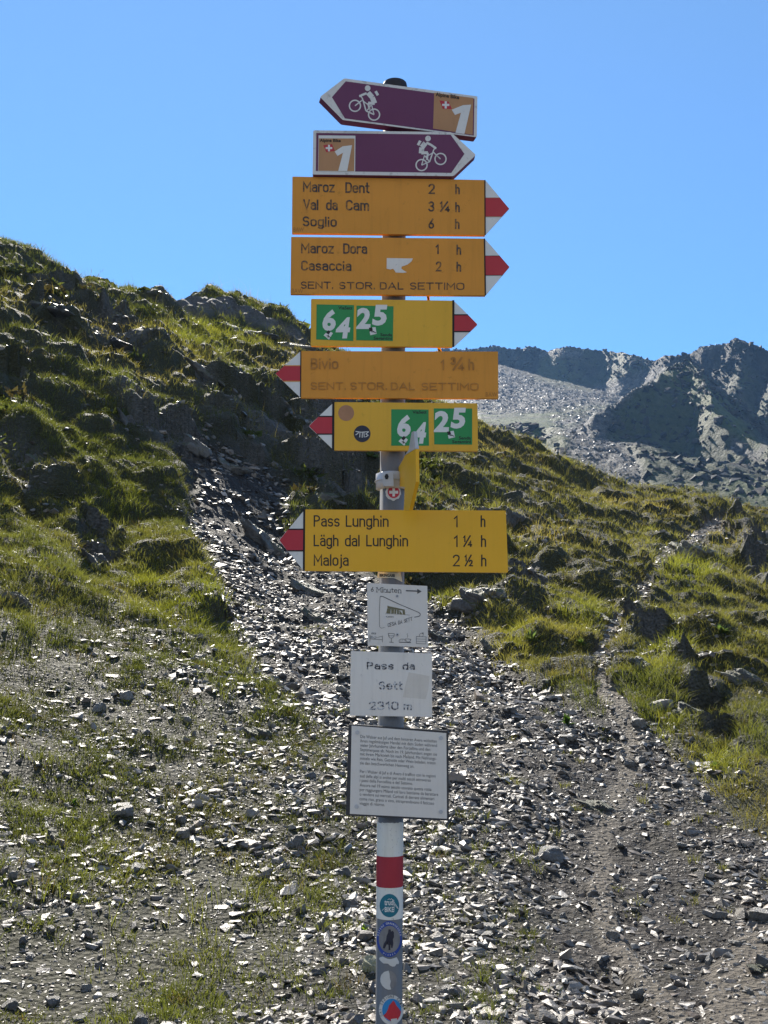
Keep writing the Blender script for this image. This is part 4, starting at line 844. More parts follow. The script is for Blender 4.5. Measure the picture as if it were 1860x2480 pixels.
M = dict(
 orange=paint('weathered_orange_yellow', (0.70, 0.29, 0.03), 0.5, 0.14, 5, 0.35, (0.50, 0.24, 0.045)),
 yellow=paint('sign_yellow', (0.74, 0.41, 0.022), 0.42, 0.10, 6, 0.4, (0.60, 0.34, 0.03)),
 bright=paint('fresh_sign_yellow', (0.80, 0.43, 0.012), 0.38, 0.05, 6, 0.4),
 white=paint('sign_white', (0.72, 0.73, 0.70), 0.45, 0.10, 9, 0.4),
 dirtywhite=paint('dirty_white_border', (0.66, 0.66, 0.63), 0.55, 0.35, 14, 0.3, (0.36, 0.36, 0.34)),
 red=paint('sign_red', (0.47, 0.025, 0.04), 0.4, 0.08, 8, 0.4), postred=paint('post_red', (0.36, 0.03, 0.045), 0.5, 0.15, 12, 0.3),
 purple=paint('cycle_route_purple', (0.14, 0.04, 0.10), 0.5, 0.06, 6, 0.3, (0.15, 0.045, 0.10)),
 tan=paint('route_panel_tan', (0.46, 0.25, 0.12), 0.5, 0.10, 8, 0.3), green=paint('route_sticker_green', (0.03, 0.27, 0.08), 0.45, 0.06, 8, 0.3),
 ink=paint('black_lettering', (0.025, 0.024, 0.023), 0.5, 0.05, 20, 0.3), navy=paint('dark_navy', (0.02, 0.022, 0.04), 0.4, 0.05, 20, 0.4),
 band=paint('black_band', (0.012, 0.011, 0.012), 0.5, 0.05, 20, 0.3), grey=paint('galvanised_grey', (0.15, 0.155, 0.16), 0.55, 0.2, 7, 0.4, (0.11, 0.115, 0.12)),
 steel=paint('clamp_aluminium', (0.48, 0.49, 0.50), 0.35, 0.12, 20, 0.6), darkgrey=paint('anthracite_frame', (0.045, 0.045, 0.048), 0.5, 0.1, 20, 0.3),
 postpaint=paint('post_white_paint', (0.70, 0.71, 0.67), 0.5, 0.25, 12, 0.3, (0.62, 0.58, 0.42), (0.25, 0.25, 0.26)), cap=paint('black_cap', (0.03, 0.03, 0.034), 0.6, 0.2, 20, 0.3),
 panel=paint('text_panel', (0.68, 0.655, 0.605), 0.4, 0.06, 12, 0.4), plate=paint('enamel_plate', (0.74, 0.715, 0.66), 0.4, 0.12, 9, 0.4, (0.64, 0.60, 0.54), (0.2, 0.2, 0.2)),
 print=paint('grey_print', (0.10, 0.10, 0.10), 0.6, 0.05, 30, 0.2), sketch=paint('olive_drawing', (0.19, 0.18, 0.11), 0.6, 0.2, 60, 0.2),
 blue=paint('sticker_blue', (0.02, 0.06, 0.30), 0.35, 0.08, 20, 0.4), sky=paint('sticker_light_blue', (0.02, 0.22, 0.50), 0.35, 0.08, 20, 0.4), teal=paint('sticker_teal', (0.008, 0.15, 0.21), 0.35, 0.1, 20, 0.4),
 photo=paint('sticker_grey_picture', (0.22, 0.22, 0.22), 0.4, 0.6, 40, 0.4, (0.06, 0.06, 0.07)), ghost=paint('faded_sticker', (0.42, 0.22, 0.12), 0.5, 0.15, 40, 0.3),
 residue=paint('glue_residue', (0.66, 0.63, 0.57), 0.7, 0.15, 25, 0.2, (0.58, 0.54, 0.47)), cloud=paint('torn_paper_backing', (0.58, 0.58, 0.55), 0.6, 0.1, 30, 0.2), brown=paint('lion_emblem_ink', (0.03, 0.03, 0.03), 0.5, 0.1, 20), cream=paint('cream_sticker', (0.60, 0.55, 0.40), 0.5, 0.15, 20),
)
worn1 = worn('worn_lettering', (0.035, 0.03, 0.028), (0.36, 0.17, 0.03), 0.47, 0.68, 90); worn2 = worn('flaked_lettering', (0.06, 0.045, 0.03), (0.50, 0.24, 0.03), 0.38, 0.62, 90)
worn3 = worn('embossed_lettering', (0.33, 0.14, 0.022), (0.50, 0.21, 0.026), 0.3, 0.7, 30); worn4 = worn('flaked_black_on_white', (0.025, 0.025, 0.035), (0.60, 0.62, 0.63), 0.50, 0.60, 170)
worn5 = worn('mostly_flaked_black_on_white', (0.05, 0.05, 0.065), (0.60, 0.62, 0.63), 0.44, 0.56, 190); dirtb = worn('speckled_white', (0.66, 0.66, 0.63), (0.30, 0.30, 0.28), 0.55, 0.75, 60)

# ---- the post
def zpost(v): return EYE + PY * float(azel(841, v)[1]) * 0.9885
post = empty('signpost', (post_x(0), PY, 0), 'tall grey metal post carrying all the hiking signs, white and red band near its foot', 'signpost')
def tube(name, z0, z1, r, m, parent, seg=40, jag=0.0, cap=False):
    bm = bmesh.new(); rows = []; r_ = random.Random(3)
    zs = [z0, z1]
    for k, z in enumerate(zs):
        row = []
        for i in range(seg):
            a = i * 2 * math.pi / seg; zz = z + (r_.uniform(-jag, jag) if k == 1 else 0)
            row.append(bm.verts.new((post_x(zz) + r * math.cos(a), PY + r * math.sin(a), zz)))
        rows.append(row)
    for i in range(seg):
        f = bm.faces.new((rows[0][i], rows[0][(i + 1) % seg], rows[1][(i + 1) % seg], rows[1][i])); f.smooth = True
    if cap:
        bm.faces.new(rows[1])
    return fin(name, bm, m, parent)
tube('pole', -0.3, zpost(190), PR, M['grey'], post, cap=True)
def cap_mesh():
    bm = bmesh.new(); prof = [(PR + .0008, zpost(200)), (PR + .0022, zpost(198)), (PR + .0022, zpost(176)), (PR + .0008, zpost(169)), (PR * .72, zpost(166)), (PR * .3, zpost(165))]; rows = []
    for r, z in prof: rows.append([bm.verts.new((post_x(z) + r * math.cos(i * math.pi / 20), PY + r * math.sin(i * math.pi / 20), z)) for i in range(40)])
    for a, b in zip(rows[:-1], rows[1:]):
        for i in range(40): bm.faces.new((a[i], a[(i + 1) % 40], b[(i + 1) % 40], b[i])).smooth = True
    bm.faces.new(rows[-1]); return bm
fin('cap', cap_mesh(), M['cap'], post)
tag(tube('paint_band', zpost(1987), zpost(1778), PR + .0004, M['postpaint'], post, jag=0.0012), 'white painted length of the post')
tag(tube('paint_band', zpost(1918), zpost(1851), PR + .0008, M['postred'], post), 'dark red painted band')
def sticker(label, cy, outl, m, off, c=None, name='sticker'):
    return tag(wrap(name, cy, outl, m, off, post, c), label)
C7, C8, C4, C5 = Cyl(Z7), Cyl(Z8), Cyl(Z4), Cyl(Z5)
s = sticker('round teal sticker with a mountain outline', C7, disc((708, 1815), 203, 36, 240), M['teal'], .0012)
lettering('lettering', C7, [('trudi', 605, 1805, 805, 115, 0, .02, 0), ('BIKE', 612, 1945, 800, 100, 0, .02, 0)], M['white'], .0018, s)
multi('mountain_outline', Plane(Z7, post_x(0.9), PY - PR - .0012), strokes([(555, 1920), (605, 1870)], 7) + strokes([(670, 1700), (705, 1672), (725, 1700), (750, 1668), (895, 1880)], 8) + strokes([(800, 1945), (808, 1790), (880, 1880)], 8), M['white'], 0.0022, 0.0008, s)
s = sticker('tall oval blue club sticker with two dark figures on grey', C8, disc((705, 462), 262, 40, 372), M['blue'], .0013)
g = wrap('picture', C8, disc((708, 470), 220, 40, 280), M['photo'], .0018, s)
wrap('figures', C8, [(690, 262), (735, 265), (742, 310), (775, 290), (800, 320), (802, 420), (780, 470), (790, 560), (770, 645), (745, 645), (735, 560), (722, 600), (728, 690), (690, 690), (690, 590), (640, 555), (610, 655), (570, 650), (590, 560), (640, 480), (650, 400), (680, 330)], M['navy'], .0023, s, (715, 440))
def arc_text(txt_, c, rx, ry, a0, a1, ch, bold=.0):
    out = []; n = len(txt_)
    for i, chh in enumerate(txt_):
        if chh == ' ': continue
        a = R(a0 + (a1 - a0) * i / max(n - 1, 1)); out.append((chh, a))
    return [(q, c[0] + rx * math.sin(a), c[1] - ry * math.cos(a), a, ch) for q, a in out]
def arc_letters(name, cy, items, m, off, parent, wd):
    bm = bmesh.new(); cap = glyphs('H')[0][:, 1].max()
    for q, x, y, a, ch in items:
        V, F = glyphs(q, .01); cx = (V[:, 0].min() + V[:, 0].max()) / 2
        vs = []
        for vx, vy in V:
            lx, ly = (vx - cx) / cap * ch * wd, vy / cap * ch - ch / 2; vs.append(bm.verts.new(cy.pt((x + lx * math.cos(a) + ly * math.sin(a), y + lx * math.sin(a) - ly * math.cos(a)), off)))
        for f in F: bm.faces.new([vs[i] for i in f])
    bmesh.ops.recalc_face_normals(bm, faces=bm.faces); return fin(name, bm, m, parent)
arc_letters('lettering', C8, arc_text('DEFENS GRAUBUENDEN', (705, 462), 240, 325, -75, 75, 40), M['white'], .0021, s, .8)
arc_letters('lettering', C8, arc_text('VEREIN', (705, 462), 240, 330, 152, 208, 30), M['white'], .0021, s, -.8)
sticker('torn white paper remnant shaped like a cloud', C8, [(500, 845), (560, 825), (860, 840), (905, 930), (900, 975), (850, 980), (820, 1025), (770, 1030), (720, 1010), (680, 970), (640, 968), (580, 965), (520, 910), (495, 880)], M['cloud'], .0008, (700, 910))
s = sticker('round half worn white and grey sticker', C8, disc((688, 1310), 172, 36, 200), M['photo'], .0008)
wrap('white_half', C8, [(690, 1113), (710, 1180), (715, 1260), (735, 1330), (720, 1420), (742, 1500), (690, 1508), (620, 1480), (560, 1420), (525, 1350), (518, 1280), (540, 1200), (600, 1140)], M['cloud'], .0013, s, (630, 1310))
s = sticker('round club sticker with a red peak on light blue', C8, disc((745, 1920), 255, 44, 310), M['cloud'], .0013)
wrap('blue_field', C8, disc((755, 1925), 197, 40, 235), M['sky'], .0018, s)
wrap('red_peak', C8, [(785, 1730), (820, 1765), (850, 1830), (900, 1890), (945, 1960), (930, 2040), (880, 2120), (820, 2150), (750, 2160), (680, 2120), (620, 2080), (580, 2040), (640, 1985), (680, 1900), (700, 1830), (740, 1790)], M['red'], .0023, s, (780, 1980))
arc_letters('lettering', C8, arc_text('CAI SEZIONE COMO', (745, 1920), 226, 276, -115, 75, 50, .02), M['ink'], .0019, s, .75)
wrap('corner_mark', C8, dense([(738, 2110), (865, 2095), (870, 2215), (750, 2215)], 4), M['cloud'], .0028, s)
s = sticker('small round sticker with a red disc and white cross', C4, [(808 + (52 + 3 * math.sin(k * 2.1)) * math.cos(k * 2 * math.pi / 30), 313 + (52 + 4 * math.cos(k * 1.7)) * math.sin(k * 2 * math.pi / 30)) for k in range(30)], M['cloud'], .0008)
wrap('red_disc', C4, disc((811, 309), 40), M['red'], .0013, s); wrap('cross', C4, dense([(803, 283), (820, 283), (820, 300), (841, 300), (841, 319), (820, 319), (820, 338), (803, 338), (803, 319), (782, 319), (782, 300), (803, 300)], 1), M['white'], .0018, s, (811.5, 310))
s = sticker('cream sticker half hidden below the lowest yellow sign', C5, dense([(598, 20), (880, 20), (905, 155), (800, 105), (590, 100)], 6), M['cream'], .0008, (740, 60))
lettering('lettering', C5, [('BIKINGABB', 618, 85, 812, 34, .03, .03, 0)], M['ink'], .0014, s)

# ---- pieces shared by the signs
def sign(name, label, cat, pl, outl, th, m, rad=0, board='board'):
    P = np.array([pl.pt(q) for q in outl]); c = P.mean(0); root = empty(name, tuple(c), label, cat)
    plate(board, pl, rounded(outl, rad) if rad else outl, m, 0.0, th, root); return root
def tip(root, pl, a, t, b, red, m_line, band=None, rad=0, gap=3.0, th=.004):
    """white-red-white arrow end: a upper inner corner, t point, b lower inner corner, red = (y0,y1) at the inner edge"""
    a, t, b = map(np.array, (a, t, b)); o = rounded([tuple(a), tuple(t), tuple(b)], rad) if rad else [tuple(a), tuple(t), tuple(b)]
    ar = plate('arrow_tip', pl, o, M['white'], -0.0005, th, root)
    def edge(y):
        e = a + (t - a) * ((y - a[1]) / (t[1] - a[1])) if y <= t[1] else b + (t - b) * ((y - b[1]) / (t[1] - b[1])); return tuple(e)
    def inn(y): return tuple(a + (b - a) * ((y - a[1]) / (b[1] - a[1])))
    s_ = 1 if t[0] > a[0] else -1; tt = (t[0] - s_ * (4 if rad else 0.5), t[1])
    plate('red_stripe', pl, [inn(red[0]), edge(red[0]), tt, edge(red[1]), inn(red[1])], M['red'], 0.0002, .0006, ar)
    if m_line:
        for y in red: plate('divider', pl, stroke([inn(y), edge(y)], gap), m_line, 0.0005, .0003, ar)
    if band: plate('black_band', pl, band, M['band'], 0.0006, .0006, root)
    return ar
def cross_flag(root, pl, par, c, r, w_, off):
    f = plate('flag', pl, par, M['red'], off, .0003, root)
    multi('cross', pl, [[(c[0] - w_ / 2, c[1] - r), (c[0] + w_ / 2, c[1] - r), (c[0] + w_ / 2, c[1] + r), (c[0] - w_ / 2, c[1] + r)], [(c[0] - r, c[1] - w_ / 2), (c[0] - w_ / 2, c[1] - w_ / 2), (c[0] - w_ / 2, c[1] + w_ / 2), (c[0] - r, c[1] + w_ / 2)], [(c[0] + w_ / 2, c[1] - w_ / 2), (c[0] + r, c[1] - w_ / 2), (c[0] + r, c[1] + w_ / 2), (c[0] + w_ / 2, c[1] + w_ / 2)]], M['white'], off + .0003, .0003, f)
def cyclist(root, pl, f, m, fr, rr, pts):
    """white mountain biker: wheels, frame and rider as one mark"""
    o = ringp(fr, 37, 9) + ringp(rr, 37, 9)
    for p, w_ in pts: o += strokes(p, w_) if len(p) > 1 else [disc(p[0], w_, 20)]
    bm = bmesh.new()
    for i, outl in enumerate(o):
        F = [pl.pt(q, .0013 + .00002 * (i % 9)) for q in outl]; bm.faces.new([bm.verts.new(p) for p in F])
    bmesh.ops.recalc_face_normals(bm, faces=bm.faces)
    fin('cyclist_pictogram', bm, m, root)

# 1 upper cycle route sign
pl = Plane(Z1, 0.02, PY - .058, R(14))
root = sign('cycle_sign', 'purple cycle route sign pointing left, topmost on the post, tilted', 'sign', pl, [(318, 208), (480, 82), (1372, 203), (1368, 478), (470, 362)], .022, M['purple'], 10, 'profile')
b = plate('border', pl, rounded([(318, 206), (480, 82), (1372, 203), (1368, 477), (470, 361)], 10), dirtb, .0004, .0004, root)
f = plate('purple_field', pl, [(398, 208), (490, 102), (1352, 218), (1348, 465), (485, 350)], M['purple'], .0008, .0004, root)
cyclist(root, pl, f, dirtb, (552, 266), (680, 325), [([(637, 148)], 19), ([(640, 178), (668, 210), (684, 250)], 34), ([(630, 182), (594, 196), (588, 204)], 15), ([(588, 200)], 9), ([(690, 168), (706, 196)], 18), ([(684, 250), (640, 248)], 20), ([(640, 248), (650, 292)], 13), ([(552, 266), (606, 224), (592, 202)], 8), ([(606, 228), (626, 300), (680, 325)], 9), ([(604, 232), (652, 268)], 7), ([(660, 262), (632, 298)], 7), ([(664, 262), (680, 325)], 7)])
p = plate('route_panel', pl, [(1083, 178), (1345, 214), (1340, 460), (1075, 418)], M['tan'], .0011, .0003, root)
lettering('lettering', pl, [('Alpine Bike', 1092, 200, 1250, 24, .135, .03, 0)], M['ink'], .0015, p)
cross_flag(p, pl, [(1118, 230), (1180, 238), (1202, 288), (1140, 286)], (1160, 260), 24, 14, .0014)
plate('numeral', pl, [(1200, 292), (1275, 262), (1330, 258), (1285, 455), (1225, 447), (1262, 312), (1222, 327)], M['white'], .0015, .0003, p)
# 2 lower cycle route sign
pl = Plane(Z1, 0.02, PY - .056, R(2))
root = sign('cycle_sign', 'purple cycle route sign pointing right, second from the top', 'sign', pl, [(273, 430), (1195, 442), (1362, 595), (1212, 738), (268, 727)], .022, M['purple'], 10, 'profile')
plate('border', pl, rounded([(273, 430), (1195, 442), (1362, 595), (1212, 737), (268, 726)], 10), dirtb, .0004, .0004, root)
f = plate('purple_field', pl, [(293, 448), (1192, 459), (1285, 588), (1197, 715), (290, 702)], M['purple'], .0008, .0004, root)
cyclist(root, pl, f, dirtb, (1125, 622), (998, 663), [([(1041, 485)], 19), ([(1024, 515), (1000, 545), (996, 585)], 34), ([(1030, 512), (1062, 528), (1090, 548)], 15), ([(1089, 548)], 9), ([(990, 500), (974, 530)], 18), ([(996, 582), (1040, 580)], 20), ([(1040, 580), (1034, 628)], 13), ([(1125, 622), (1074, 574), (1086, 548)], 8), ([(1074, 576), (1052, 640), (998, 663)], 9), ([(1076, 580), (1028, 606)], 7), ([(1020, 600), (1050, 640)], 7), ([(1018, 598), (998, 663)], 7)])
plate('panel_edge', pl, [(308, 464), (555, 466), (553, 706), (305, 704)], M['white'], .0011, .0003, root)
p = plate('route_panel', pl, [(310, 484), (549, 485), (547, 703), (307, 701)], M['tan'], .0014, .0003, root)
lettering('lettering', pl, [('Alpine Bike', 316, 507, 457, 20, .01, .03, 0)], M['ink'], .0018, p)
cross_flag(p, pl, [(340, 530), (398, 522), (418, 568), (360, 577)], (378, 549), 22, 13, .0017)
plate('numeral', pl, [(416, 572), (470, 537), (532, 530), (500, 702), (440, 702), (472, 580), (435, 602)], M['white'], .0018, .0003, p)
# 3 Maroz Dent
pl = Plane(Z1, 0.02, PY - .046, R(2))
def from1(p): return ((p[0] - 588.7) / .32258, (p[1] - 142.7) / .32258)
root = sign('hiking_sign', 'weathered orange hiking sign reading Maroz Dent, Val da Cam, Soglio, third from the top', 'sign', pl, [(133, 740), (1423, 763), (1425, 1132), (130, 1118)], .010, M['orange'], 4)
tip(root, pl, (1424, 763), (1585, 955), (1426, 1130), (882, 1008), M['ghost'], [(1418, 763), (1426, 763), (1428, 1131), (1420, 1131)])
engraved('lettering', pl, [('Maroz', 203, 842, 417, 70, .018), ('Dent', 487, 848, 650, 70, .018), ('2', 1043, 856, 1089, 68, 0), ('h', 1224, 858, 1254, 66, 0),
 ('Val', 205, 962, 308, 70, .018), ('da', 358, 964, 437, 70, .018), ('Cam', 490, 966, 648, 70, .018), ('3', 1042, 974, 1085, 68, 0), ('¼', 1112, 976, 1188, 70, 0), ('h', 1224, 978, 1254, 66, 0), ('Soglio', 200, 1072, 432, 66, .018), ('6', 1043, 1088, 1083, 66, 0), ('h', 1222, 1090, 1252, 66, 0)], worn1, .0006, root, .17)
lettering('maker_stamp', pl, [('BAW', 140, 1108, 210, 28, .01, 0, 0)], worn3, .0004, root)
# 4 Maroz Dora
pl = Plane(Z2, 0.02, PY - .046, R(1.5))
root = sign('hiking_sign', 'weathered orange hiking sign reading Maroz Dora and Casaccia with a torn white sticker', 'sign', pl, [(125, 93), (1420, 105), (1427, 485), (120, 475)], .010, M['orange'], 4)
tip(root, pl, (1421, 105), (1587, 295), (1428, 484), (220, 350), M['band'], [(1415, 104), (1424, 104), (1430, 485), (1421, 485)])
engraved('lettering', pl, [('Maroz', 190, 202, 412, 68, .012), ('Dora', 472, 205, 635, 68, .012), ('1', 1093, 208, 1114, 66, 0), ('h', 1232, 212, 1263, 66, 0), ('Casaccia', 190, 318, 530, 66, .008), ('2', 1093, 324, 1132, 66, 0), ('h', 1232, 326, 1263, 66, 0),
 ('SENT.', 187, 440, 410, 48, .006), ('STOR.', 443, 443, 690, 48, .006), ('DAL', 716, 445, 880, 48, .006), ('SETTIMO', 918, 446, 1288, 48, .006)], worn1, .0006, root, .17)
lettering('maker_stamp', pl, [('BAW', 128, 470, 205, 30, .01, 0, 0)], worn3, .0004, root)
tag(plate('sticker', pl, [(765, 235), (940, 238), (930, 258), (905, 278), (890, 284), (865, 292), (862, 305), (878, 318), (900, 330), (878, 334), (825, 332), (818, 318), (806, 306), (790, 312), (764, 306)], M['plate'], .0008, .0003, root), 'torn remnant of a white sticker')
def route_sticker(root, pl, outl, nums, txt_, emb, off=.0006, edge=None):
    g = plate('route_sticker', pl, outl, M['green'], off, .0003, root)
    for q, x0, y1, x1, ch, b_, sl_ in nums: lettering('numeral', pl, [(q, x0, y1, x1, ch, 0, b_, sl_)], M['white'], off + .0003, g)
    lettering('lettering', pl, txt_, M['ink'], off + .0003, g)
    e = plate('emblem', pl, emb, M['white'], off + .0004, .0003, g)
    c = np.mean(emb, 0); q = np.array(emb); h = [tuple(q[0]), tuple((q[0] + q[1]) / 2), tuple(c), tuple((q[0] + q[3]) / 2)]
    plate('emblem_black', pl, h, M['ink'], off + .0007, .0003, g)
    d = (q[2] - c) * .75; multi('emblem_figure', pl, strokes([tuple(c + d * .1 + (-12, 4)), tuple(c + d * .45), tuple(c + d * .5 + (12, 6))], 5) + strokes([tuple(c + d * .1), tuple(c + d * .95 + (-6, -4))], 5), M['brown'], off + .0007, .0003, g)
# 5 yellow 64 / 25 pointing right
pl = Plane(Z2, 0.02, PY - .046, R(1.5))
root = sign('route_sign', 'yellow route sign pointing right with green 64 and 25 stickers at its left end', 'sign', pl, [(258, 508), (1212, 520), (1208, 830), (255, 823)], .010, M['yellow'], 9)
tip(root, pl, (1213, 520), (1375, 680), (1211, 832), (615, 727), M['band'], [(1204, 517), (1218, 517), (1217, 831), (1204, 831)], 10, 8)
route_sticker(root, pl, [(295, 545), (546, 550), (541, 790), (292, 780)], [('6', 330, 714, 420, 122, .045, .10), ('4', 418, 765, 512, 124, .045, .14)], [('ViaSett', 440, 578, 535, 20, .02, .02, 0)], [(375, 718), (404, 738), (378, 782), (342, 752)])
route_sticker(root, pl, [(562, 553), (810, 558), (806, 790), (560, 785)], [('2', 560, 702, 655, 124, .045, .06), ('5', 666, 678, 760, 122, .045, .12)], [('Senda', 722, 758, 800, 20, .01, .02, 0), ('Segantini', 677, 781, 801, 20, .01, .02, 0)], [(645, 702), (690, 697), (697, 742), (655, 752)])
# 6 Bivio
pl = Plane(Z3, 0.02, PY - .046, R(0.5))
root = sign('hiking_sign', 'faded orange hiking sign pointing left with embossed words Bivio and Sent. Stor. dal Settimo', 'sign', pl, [(190, 28), (1510, 32), (1512, 346), (188, 341)], .010, M['orange'], 4)
tip(root, pl, (190, 28), (20, 180), (188, 340), (126, 230), M['orange'], [(186, 27), (193, 27), (191, 341), (184, 341)], 0, 5)
engraved('lettering', pl, [('Bivio', 255, 148, 442, 72, 0), ('1', 1125, 156, 1152, 70, 0), ('¾', 1190, 158, 1285, 90, 0), ('h', 1312, 156, 1350, 76, 0),
 ('SENT.', 253, 286, 495, 50, .003), ('STOR.', 518, 287, 770, 50, .003), ('DAL', 790, 288, 955, 50, .003), ('SETTIMO', 995, 290, 1383, 50, .003)], worn3, .0016, root, .16)
lettering('maker_stamp', pl, [('BAW', 1428, 332, 1505, 28, .01, 0, 0)], worn3, .0006, root)
# 7 yellow 64 / 25 pointing left
pl = Plane(Z3, 0.02, PY - .046, R(1.0))
root = sign('route_sign', 'yellow route sign pointing left with green 64 and 25 stickers and a round black sticker', 'sign', pl, [(412, 370), (1372, 378), (1376, 698), (410, 691)], .010, M['yellow'], 9)
tip(root, pl, (411, 371), (241, 530), (409, 690), (466, 584), M['band'], [(400, 370), (415, 370), (413, 692), (398, 690)], 10, 8)
tag(plate('sticker', pl, disc((493, 443), 53), M['ghost'], .0006, .0003, root), 'faded brownish round sticker')
k = tag(plate('sticker', pl, disc((600, 582), 56), M['navy'], .0006, .0003, root), 'round black sticker with a white squiggle')
multi('squiggle', pl, strokes([(556, 566), (590, 572), (645, 568)], 5) + strokes([(556, 590), (572, 580), (578, 566)], 5) + strokes([(586, 568), (584, 606)], 5) + strokes([(602, 570), (600, 608)], 5) + strokes([(612, 570), (614, 606)], 5) + strokes([(645, 568), (624, 584), (642, 592), (622, 604)], 5), M['white'], .0009, .0003, k)
route_sticker(root, pl, [(795, 418), (1045, 420), (1048, 662), (795, 662)], [('6', 830, 594, 922, 126, .045, .10), ('4', 938, 640, 1020, 126, .045, .14)], [('ViaSett', 937, 447, 1032, 20, 0, .02, 0)], [(880, 596), (906, 622), (882, 662), (843, 632)])
route_sticker(root, pl, [(1080, 412), (1337, 413), (1337, 655), (1083, 653)], [('2', 1080, 563, 1180, 124, .045, .06), ('5', 1192, 538, 1286, 122, .045, .12)], [('Senda', 1248, 620, 1328, 20, 0, .02, 0), ('Segantini', 1203, 645, 1328, 20, 0, .02, 0)], [(1168, 568), (1213, 562), (1222, 605), (1180, 615)])
# 8 Pass Lunghin
pl = Plane(Z4, 0.02, PY - .046, R(0.5))
root = sign('hiking_sign', 'bright yellow hiking sign pointing left to Pass Lunghin, Lägh dal Lunghin and Maloja', 'sign', pl, [(216, 425), (1562, 433), (1578, 848), (211, 836)], .010, M['bright'], 10)
tip(root, pl, (216, 426), (42, 632), (209, 836), (558, 702), M['band'], [(206, 425), (219, 425), (216, 836), (203, 836)], 8, 9)
engraved('lettering', pl, [('Pass', 275, 540, 450, 76, .002), ('Lunghin', 490, 541, 778, 76, .002), ('1', 1214, 544, 1242, 78, 0), ('h', 1394, 543, 1425, 78, 0), ('Lägh', 275, 671, 442, 76, 0), ('dal', 485, 672, 584, 76, 0), ('Lunghin', 627, 672, 908, 76, 0), ('1', 1214, 676, 1242, 78, 0), ('¼', 1270, 676, 1337, 78, 0), ('h', 1396, 676, 1430, 78, 0), ('Maloja', 275, 802, 510, 76, .002), ('2', 1206, 806, 1255, 78, 0), ('½', 1280, 806, 1342, 78, 0), ('h', 1397, 806, 1432, 78, 0)], M['ink'], .0005, root)
# 9 arrow seen edge-on
pl = Plane(Z4, 0.036, PY - .03, R(-79))
root = sign('hiking_sign', 'yellow arrow sign seen nearly edge-on between the clamp and the lowest sign', 'sign', pl, [(886, 64), (958, 20), (960, 240), (916, 432), (878, 432), (885, 275), (812, 265), (812, 196), (876, 88)], .008, M['bright'])
plate('arrow_tip', pl, [(886, 62), (912, 24), (931, -92), (944, -98), (957, 18)], M['steel'], 0, .008, root)
# clamp
zc = zpost(1036)
def clamp():
    bm = bmesh.new()
    for r, z0, z1 in ((.040, zc - .021, zc + .021), (.043, zc - .004, zc + .004)):
        rows = [[bm.verts.new((post_x(zc) + rr * math.cos(i * math.pi / 24), PY + rr * math.sin(i * math.pi / 24), z)) for i in range(48)] for rr, z in ((PR + .001, z0), (r, z0 + .003), (r, z1 - .003), (PR + .001, z1))]
        for a, b in zip(rows[:-1], rows[1:]):
            for i in range(48): bm.faces.new((a[i], a[(i + 1) % 48], b[(i + 1) % 48], b[i])).smooth = True
    return bm
root = empty('clamp', (post_x(zc), PY, zc), 'bare metal clamp ring with a bolt round the post above the lowest sign', 'clamp')
fin('ring', clamp(), M['steel'], root)
plc = Plane(Z4, 0.02, PY - .052)
plate('lug', plc, rounded([(735, 190), (808, 170), (812, 270), (742, 268)], 10), M['steel'], 0, .022, root)
plate('bolt', plc, disc((764, 205), 14, 6, 20), M['band'], .002, .004, root)
# slivers of yellow straps behind the post
for q, lab in (([(1030, 470), (1052, 470), (1054, 520), (1036, 520)], 'short yellow strut showing in the gap under the Casaccia sign'), ([(1100, 822), (1122, 822), (1136, 868), (1112, 868)], 'short yellow strut showing in the gap above the Bivio sign')):
    pb = Plane(Z2, 0.02, PY + .01); c = np.mean([pb.pt(k) for k in q], 0); root = empty('strut', tuple(c), lab, 'strut'); plate('bar', pb, q, M['orange'], 0, .004, root); plate('bar_edge', pb, [(q[0][0] + 4, q[0][1] + 24), (q[1][0] - 6, q[1][1] + 22), (q[2][0] - 4, q[2][1] - 2), (q[3][0] + 6, q[3][1] - 4)], M['band'], .0008, .0006, root)
# 10 hut sign
pl = Plane(Z5, 0.012, PY - .040)
root = sign('hut_sign', 'small white plate reading 6 Minuten with an arrow and a sketch of a hut', 'sign', pl, [(462, 165), (1218, 203), (1230, 973), (470, 950)], .004, M['panel'], 5)
engraved('lettering', pl, [('6', 508, 275, 545, 60, .03), ('Minuten', 578, 278, 893, 58, .04)], M['print'], .0004, root, .15)
multi('serifs', pl, [stroke([(x, y), (x + w_, y + .04 * w_)], 6) for x, y, w_ in ((572, 222, 26), (572, 279, 26), (640, 224, 28), (634, 281, 30), (684, 283, 20), (704, 284, 24), (738, 285, 24), (768, 243, 18), (848, 290, 22), (876, 291, 22))], M['print'], .0006, .0003, root)
multi('arrow', pl, [stroke([(948, 262), (1095, 268)], 15), [(1092, 240), (1147, 271), (1092, 303)]], M['print'], .0005, .0003, root)
tri = [(686, 720), (640, 735), (618, 715), (616, 520), (624, 345), (632, 332), (660, 336), (860, 430), (1110, 535), (1132, 556), (1125, 578), (1100, 588), (1055, 595)]
multi('hut_outline', pl, [stroke([a, b], w_) for (a, b), w_ in zip(zip(tri[:-1], tri[1:]), (3, 4, 4, 5, 8, 9, 9, 8, 8, 8, 9, 9))], M['print'], .0005, .0003, root)
multi('hut_drawing', pl, [[(716, 450), (740, 458), (938, 500), (936, 515), (720, 484)], [(716, 486), (760, 490), (755, 548), (702, 545)], [(764, 492), (800, 497), (798, 550), (766, 550)], [(806, 498), (830, 502), (826, 553), (804, 551)], [(836, 503), (862, 507), (862, 556), (838, 554)], [(868, 507), (895, 540), (905, 560), (868, 557)], [(905, 512), (936, 517), (940, 562), (912, 560)], stroke([(690, 552), (820, 556), (1000, 568)], 3)], M['sketch'], .0005, .0003, root)
